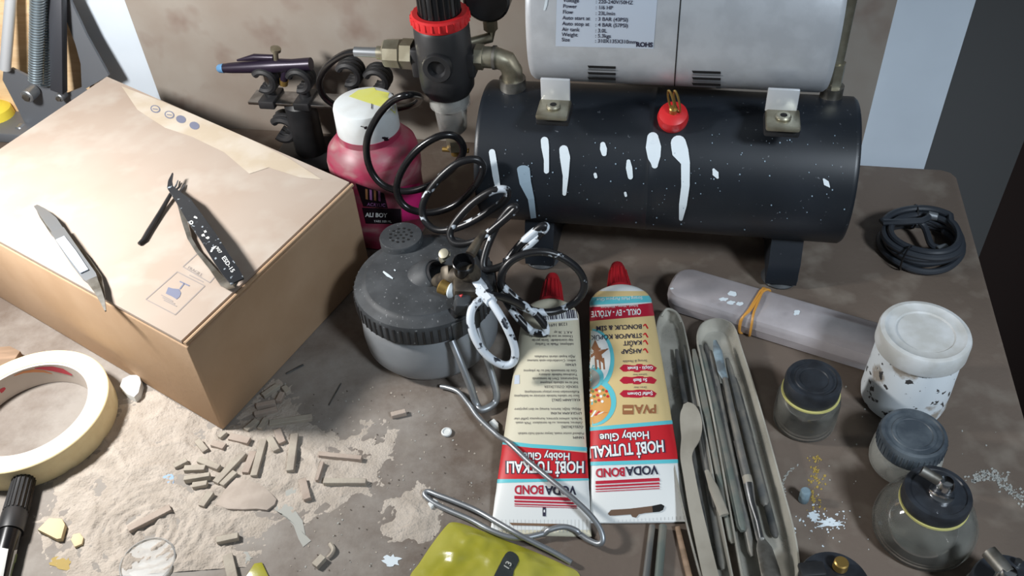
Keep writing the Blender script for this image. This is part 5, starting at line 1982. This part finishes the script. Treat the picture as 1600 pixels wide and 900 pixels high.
m = MB().cyl(at(1590, 880, 0.0316), at(1590, 880, 0.0316) + Vector((0, 0, 0.003)), 0.002, 'steel', seg=14)
m.obj('vent_pin', j)

# ------------------------------------------------------------------ coiled black cable
CC = at(1437, 391, 0)
cb2 = thing('coiled_cable', 'coil of black cable tied up at the far right of the table', 'cable', CC)
pts = []
turns = 6
for i in range(turns * 40 + 14):
    a = 2 * PI * i / 40 + 0.6
    k = i / 40
    r = 0.0335 + 0.0022 * math.sin(k * 2.1) - 0.0028 * (k % 2) + 0.001 * math.sin(a * 3 + k)
    z = 0.0032 + 0.0036 * k * 0.85 + 0.0006 * math.sin(a * 2 + k * 3)
    pts.append(CC + Vector((r * 1.03 * math.cos(a), r * 0.98 * math.sin(a), z)))
e_ = at(1452, 337, 0.024)
pts += [at(1440, 345, 0.026), e_]
inner = [at(1440, 372, 0.012), at(1455, 382, 0.012), at(1468, 388, 0.012)]
m = MB()
m.tube(smooth_path(pts, 2), 0.0030, 'cable', 9)
m.tube(smooth_path([at(1436, 345, 0.020), at(1446, 358, 0.016)] + inner[1:], 5), 0.0030, 'cable', 9)
m.obj('cable_loop', cb2)
for (a, b_) in ((at(1450, 336, 0.0245), at(1465, 339, 0.0245)), (at(1464, 391, 0.012), at(1479, 386, 0.012))):
    MB().cyl(a, b_, 0.0038, 'zinc', 0.0036, 16, 0.0006).obj('plug', cb2)
for (x, y, ang) in ((1438, 348, 1.45), (1413, 405, 3.9)):
    d_ = Vector((math.cos(ang), math.sin(ang), 0))
    c = CC + d_ * 0.0325
    ring = [Vector((c.x, c.y, 0.0125)) + d_ * 0.0085 * math.cos(a) + Vector((0, 0, 0.0120 * math.sin(a))) for a in np.linspace(0, 2 * PI, 19)[:-1]]
    MB().tube(ring, 0.0009, 'black_gloss', 6, True).obj('wire_tie', cb2)

# ------------------------------------------------------------------ yellow-green sachet
so_ = [(640, 903), (655, 880), (675, 850), (697, 822), (708, 816), (728, 820), (760, 832), (800, 848), (840, 864), (880, 882), (905, 897), (912, 935), (900, 960), (700, 960), (645, 940)]
so_ = dense(so_, 6)
rim = [at(x, y, 0.0006) for x, y in so_]
c = sum(rim, Vector()) / len(rim)
m = MB()
rings = 26
vs_ = []
for r in range(rings + 1):
    k = 1 - r / rings
    for p in rim:
        q = c.lerp(p, k)
        e = 1 - k
        hgt = 0.0006 + 0.006 * (1 - (1 - e) ** 2.2) + (0.0042 * (0.35 - abs(noise.noise(q * 42))) + 0.0016 * noise.noise(q * 110)) * min(1, e * 3)
        vs_.append(Vector((q.x, q.y, max(0.0006, hgt))))
nn = len(rim)
fs = [(r * nn + i, r * nn + (i + 1) % nn, (r + 1) * nn + (i + 1) % nn, (r + 1) * nn + i) for r in range(rings) for i in range(nn)]
m.add(vs_, fs, 'sachet')
m.add([Vector((p.x, p.y, 0.0003)) for p in rim], [tuple(reversed(range(nn)))], 'sachet')
sch = thing('plastic_sachet', 'crinkled yellow-green plastic sachet at the bottom edge', 'sachet', Vector((c.x, c.y, 0)))
m.obj('pouch', sch)
pz = Print(m, 0.0004)
lb_ = MB()
pz.blob(lb_, dense([(797, 862), (806, 866), (811, 876), (803, 892), (795, 915), (765, 915), (772, 900), (782, 880), (790, 866)], 2), 'sachet_label', 1, 5)
pz.text(lb_, '13', (793, 884), (0.5, -0.85), 13, 'stain_pale', 3, bold=0.02)
lo2 = lb_.obj('sachet_mark', sch)
lo2['label'] = 'dark strip with pale figures'

# ------------------------------------------------------------------ cut strips of clay scattered in front of the box
SG = 'small cut clay strips in front of the box'
sticks = [
    ((410, 617), (435, 600), 11, 0, 'grey strip in the shade nearest the box side, topmost of the heap'),
    ((443, 603), (450, 612), 11, 0, 'small chip right of the topmost strips in the shade'),
    ((434, 626), (441, 612), 10, 0, 'short strip standing on end among the topmost shaded strips'),
    ((400, 633), (430, 627), 10, 0, 'shaded strip just below the topmost strip against the box'),
    ((397, 646), (433, 637), 9, 0, 'shaded strip second below the topmost strip against the box'),
    ((421, 660), (487, 650), 11, 0, 'long level strip in the shade, right of the box corner'),
    ((383, 671), (402, 655), 11, 0, 'shaded strip closest to the lower corner of the box'),
    ((405, 669), (416, 652), 9, 0, 'dark strip between the box corner strip and the long level strip'),
    ((433, 670), (441, 691), 12, 0, 'short upright strip below the long level strip'),
    ((420, 682), (432, 703), 12, 0, 'short strip left of the upright strip, half in the light'),
    ((460, 677), (453, 735), 13, 0, 'long upright strip standing alone at the right of the heap'),
    ((412, 685), (396, 743), 12, 0, 'long lit strip down the middle of the heap'),
    ((396, 705), (383, 738), 13, 0, 'wide lit strip touching the left side of the long middle strip'),
    ((381, 706), (336, 753), 12, 0, 'longest diagonal strip in the lit heap'),
    ((367, 736), (346, 757), 11, 0, 'short diagonal strip in front of the longest diagonal one'),
    ((358, 681), (389, 688), 13, 0, 'lit strip right under the lower corner of the box'),
    ((331, 691), (351, 697), 12, 0, 'small lit strip left of the box corner strip'),
    ((308, 687), (321, 704), 11, 0, 'small slanted strip at the upper left of the heap'),
    ((310, 717), (342, 730), 11, 0, 'lit strip in the middle left of the heap, slanting down right'),
    ((271, 728), (292, 718), 10, 0, 'strip beside the blue stain, leftmost of the heap'),
    ((287, 731), (320, 730), 11, 0, 'level strip, upper of three stacked at the left of the heap'),
    ((287, 747), (327, 741), 9, 1, 'level strip, middle of three stacked at the left of the heap'),
    ((300, 757), (323, 754), 10, 0, 'level strip, lowest of three stacked at the left of the heap'),
    ((329, 768), (314, 790), 12, 0, 'short strip below the heap, leaning left'),
    ((498, 708), (565, 715), 9, 0, 'long level strip, upper of the pair at the right'),
    ((504, 721), (495, 750), 6, 0, 'thin splinter between the two long level strips at the right'),
    ((505, 751), (572, 751), 10, 0, 'long level strip, lower of the pair at the right'),
    ((472, 748), (480, 779), 12, 0, 'strip left of the lower long level strip, standing upright'),
    ((611, 647), (634, 642), 10, 0, 'lone small chip between the heap and the cleaning pot'),
    ((338, 843), (372, 836), 11, 0, 'single strip below the big flake, near the bottom'),
    ((491, 883), (505, 868), 12, 0, 'single short strip at the bottom between the heap and the sachet'),
    ((200, 826), (266, 792), 13, 0, 'longest strip at the left, lying in the swept dust'),
    ((355, 866), (364, 905), 15, 0, 'wide strip cut by the bottom edge of the photo'),
    ((342, 683), (352, 674), 8, 0, 'narrow sliver touching the box corner'),
]
for (a, b_, w, lev, lab) in sticks:
    z = 0.0002 + lev * 0.0
    H_ = 0.0040 + lev * 0.0012
    A_, B_ = at(a[0], a[1], H_), at(b_[0], b_[1], H_)
    d_ = (B_ - A_)
    L_ = d_.length
    wd = w / 2150.0 * 0.95
    mb = MB().box((L_, wd, H_), 'clay' if rnd.random() < 0.6 else 'clay_pink', frame(((A_ + B_) / 2).xy.to_3d() + Vector((0, 0, z + H_ / 2)), Vector((0, 0, 1)), d_), 0.0003, 1)
    for i, p in enumerate(mb.v):
        mb.v[i] = p + Vector((noise.noise(p * 300), noise.noise(p * 300 + Vector((7, 0, 0))), 0)) * 0.0004
    tag(mb.obj('clay_strip', loc=((A_ + B_) / 2).xy.to_3d()), lab, 'strip', SG)

# thin flake of dried filler and other scraps
def scrap(name, px, th, m, label, cat, bev=0.0004, group=None):
    p = [at(x, y, 0.0002) for x, y in px]
    o = sum(p, Vector()) / len(p)
    mb = MB().prism([(q.x - o.x, q.y - o.y) for q in p], th, m, Matrix.Translation((o.x, o.y, 0.0002)), bev)
    ob = mb.obj(name, loc=Vector((o.x, o.y, 0)))
    return tag(ob, label, cat, group)


scrap('filler_flake', [(338, 791), (356, 797), (380, 798), (402, 797), (418, 799), (430, 790), (433, 782), (424, 772), (408, 758), (388, 752), (368, 748), (352, 768)][::-1], 0.0018, 'flake', 'large thin pinkish flake below the heap of strips', 'flake', 0.0003)
scrap('eraser_piece', [(191, 612), (196, 600), (208, 594), (222, 594), (225, 606), (221, 622), (214, 629), (203, 624)][::-1], 0.007, 'white_plastic', 'white rounded eraser piece between tape roll and box', 'eraser', 0.001)
scrap('cork_chip', [(62, 832), (80, 814), (100, 815), (105, 824), (99, 846), (92, 847)][::-1], 0.004, 'beige_chip', 'pale beige chip right of the marker', 'chip')
scrap('cork_chip', [(112, 845), (116, 837), (126, 835), (132, 842), (130, 852), (118, 857)][::-1], 0.002, 'beige_chip', 'small round beige chip in the dust', 'chip')
scrap('filler_crumb', [(669, 790), (678, 782), (685, 786), (674, 797)][::-1], 0.003, 'white_plastic', 'white crumb by the bend of the wire', 'crumb')
scrap('paint_skin', [(764, 662), (772, 657), (779, 664), (780, 675), (774, 672)][::-1], 0.0025, 'white_plastic', 'white scrap beside the rows of small print', 'scrap')
scrap('wood_offcut', [(-30, 600), (-30, 552), (20, 548), (36, 556), (28, 568), (0, 585)][::-1], 0.006, 'wood_strip', 'brown offcut at the left edge above the tape roll', 'offcut')
scrap('yellow_scrap', [(383, 905), (398, 882), (410, 880), (422, 905)][::-1], 0.0015, 'sachet', 'yellow-green sliver at the bottom edge', 'scrap')
dk = at(698, 677, 0)
tag(MB().lathe([(0, 0.0002), (0.0038, 0.0002), (0.0042, 0.001), (0.0040, 0.0022), (0.0030, 0.0026), (0.0026, 0.0018), (0, 0.0018)], 'white_plastic', Matrix.Translation(dk), 24).obj('plastic_washer', loc=dk), 'small white round plastic cap below the cleaning pot', 'cap')
ck = at(232, 880, 0)
tag(MB().lathe([(0, 0.0004), (0.0185, 0.0004), (0.019, 0.001), (0.019, 0.0022), (0.018, 0.0026), (0.0175, 0.0014), (0, 0.0012)], 'film_plastic', Matrix.Translation(ck), 44).obj('clear_lid', loc=ck), 'clear plastic disc at the bottom left in the dust', 'lid')
gp_ = MB()
gp_.lathe([(0, 0.0003), (0.0034, 0.0003), (0.0036, 0.001), (0.0036, 0.011), (0.0030, 0.0118), (0, 0.0118)], 'blue_chip', Matrix.Translation(at(1255, 782, 0)), 18)
tag(gp_.obj('plastic_peg', loc=at(1255, 782, 0)), 'small blue-grey peg beside the yellow stain', 'peg')
tw_ = MB().tube(smooth_path([at(516, 850, 0.001), at(521, 858, 0.002), at(518, 866, 0.0015), at(512, 872, 0.001)], 4), [0.0016] * 13, 'clay', 7)
tag(tw_.obj('clay_curl', loc=at(516, 860, 0)), 'twisted clay curl above the short strip near the bottom', 'curl')
tw_ = MB().tube(smooth_path([at(447, 584, 0.0008), at(455, 580, 0.001), at(462, 576, 0.001), at(474, 570, 0.0008)], 4), 0.0008, 'file_dark', 6)
tag(tw_.obj('twig', loc=at(460, 578, 0)), 'tiny dark twig beside the shaded side of the box', 'twig')
tw_ = MB().tube([at(514, 633, 0.0007), at(533, 599, 0.0007)], 0.0005, 'file_dark', 6)
tag(tw_.obj('pin', loc=at(522, 616, 0)), 'thin dark pin on the dusty board in front of the pot', 'pin')

# ------------------------------------------------------------------ swept clay dust: a low relief of ridges and drifts
blobs = [(240, 790, 0.060, 1.0), (310, 740, 0.045, 1.0), (370, 700, 0.040, 0.9), (190, 690, 0.050, 0.8), (260, 660, 0.030, 0.8), (430, 720, 0.040, 0.9), (470, 760, 0.030, 0.7), (330, 830, 0.030, 0.85),
         (330, 880, 0.03, 0.9), (140, 760, 0.05, 0.7), (520, 735, 0.036, 0.62), (640, 820, 0.024, 0.85), (655, 790, 0.02, 0.7), (440, 640, 0.03, 0.5), (580, 690, 0.04, 0.42), (200, 850, 0.04, 0.8), (420, 600, 0.02, 0.5)]
BL = [(at(x, y), r, w) for x, y, r, w in blobs]
quad_in = inset(P, -0.001)


def in_box(x, y):
    s = 0
    for i in range(4):
        a, b_ = quad_in[i], quad_in[(i + 1) % 4]
        cr = (b_.x - a.x) * (y - a.y) - (b_.y - a.y) * (x - a.x)
        s += 1 if cr > 0 else -1
    return abs(s) == 4


sw = at(235, 830)
X0, X1, Y0, Y1, ST = -0.36, 0.0, 0.335, 0.545, 0.00115
nx, ny = int((X1 - X0) / ST), int((Y1 - Y0) / ST)
hh = np.zeros((ny + 1, nx + 1))
for jy in range(ny + 1):
    for ix in range(nx + 1):
        x, y = X0 + ix * ST, Y0 + jy * ST
        mk_ = 0.0
        for p, r, w in BL:
            d2 = ((x - p.x) ** 2 + (y - p.y) ** 2) / (r * r)
            if d2 < 4:
                mk_ += w * math.exp(-d2 * 1.3)
        if mk_ < 0.05:
            hh[jy, ix] = -1
            continue
        mk_ = min(mk_, 1.15)
        v = Vector((x, y, 0))
        f = noise.fractal(v * 55, 0.9, 2.1, 5)
        ridge = 1 - abs(noise.noise(v * 38 + Vector((3, 9, 0)))) * 2.2
        dsw = math.hypot(x - sw.x, y - sw.y)
        swirl = math.sin(dsw * 900 + 2.5 * noise.noise(v * 60)) * math.exp(-(dsw / 0.04) ** 2)
        crumb = max(0, noise.noise(v * 420)) ** 2
        hgt = 0.0010 * mk_ + 0.0010 * f * mk_ + 0.0011 * max(0, ridge) ** 3 * mk_ + 0.0007 * swirl + 0.0022 * crumb * mk_ - 0.00062 - 0.0007 * max(0, noise.noise(v * 26 + Vector((1, 5, 2))))
        hh[jy, ix] = hgt
vs_, fs, idx = [], [], {}
for jy in range(ny):
    for ix in range(nx):
        q = [(jy, ix), (jy, ix + 1), (jy + 1, ix + 1), (jy + 1, ix)]
        if max(hh[a] for a in q) <= 0.0 or min(hh[a] for a in q) <= -0.9:
            continue
        if in_box(X0 + ix * ST, Y0 + jy * ST):
            continue
        f = []
        for a in q:
            if a not in idx:
                idx[a] = len(vs_)
                vs_.append(Vector((X0 + a[1] * ST, Y0 + a[0] * ST, max(hh[a], -0.0004))))
            f.append(idx[a])
        fs.append(f)
ds = MB()
ds.add(vs_, fs, 'dust')
do = ds.obj('clay_dust', loc=at(330, 760, 0), clean=False, sharp=180)
tag(do, 'beige clay dust swept in ridges around the clay strips', 'dust', kind='stuff')
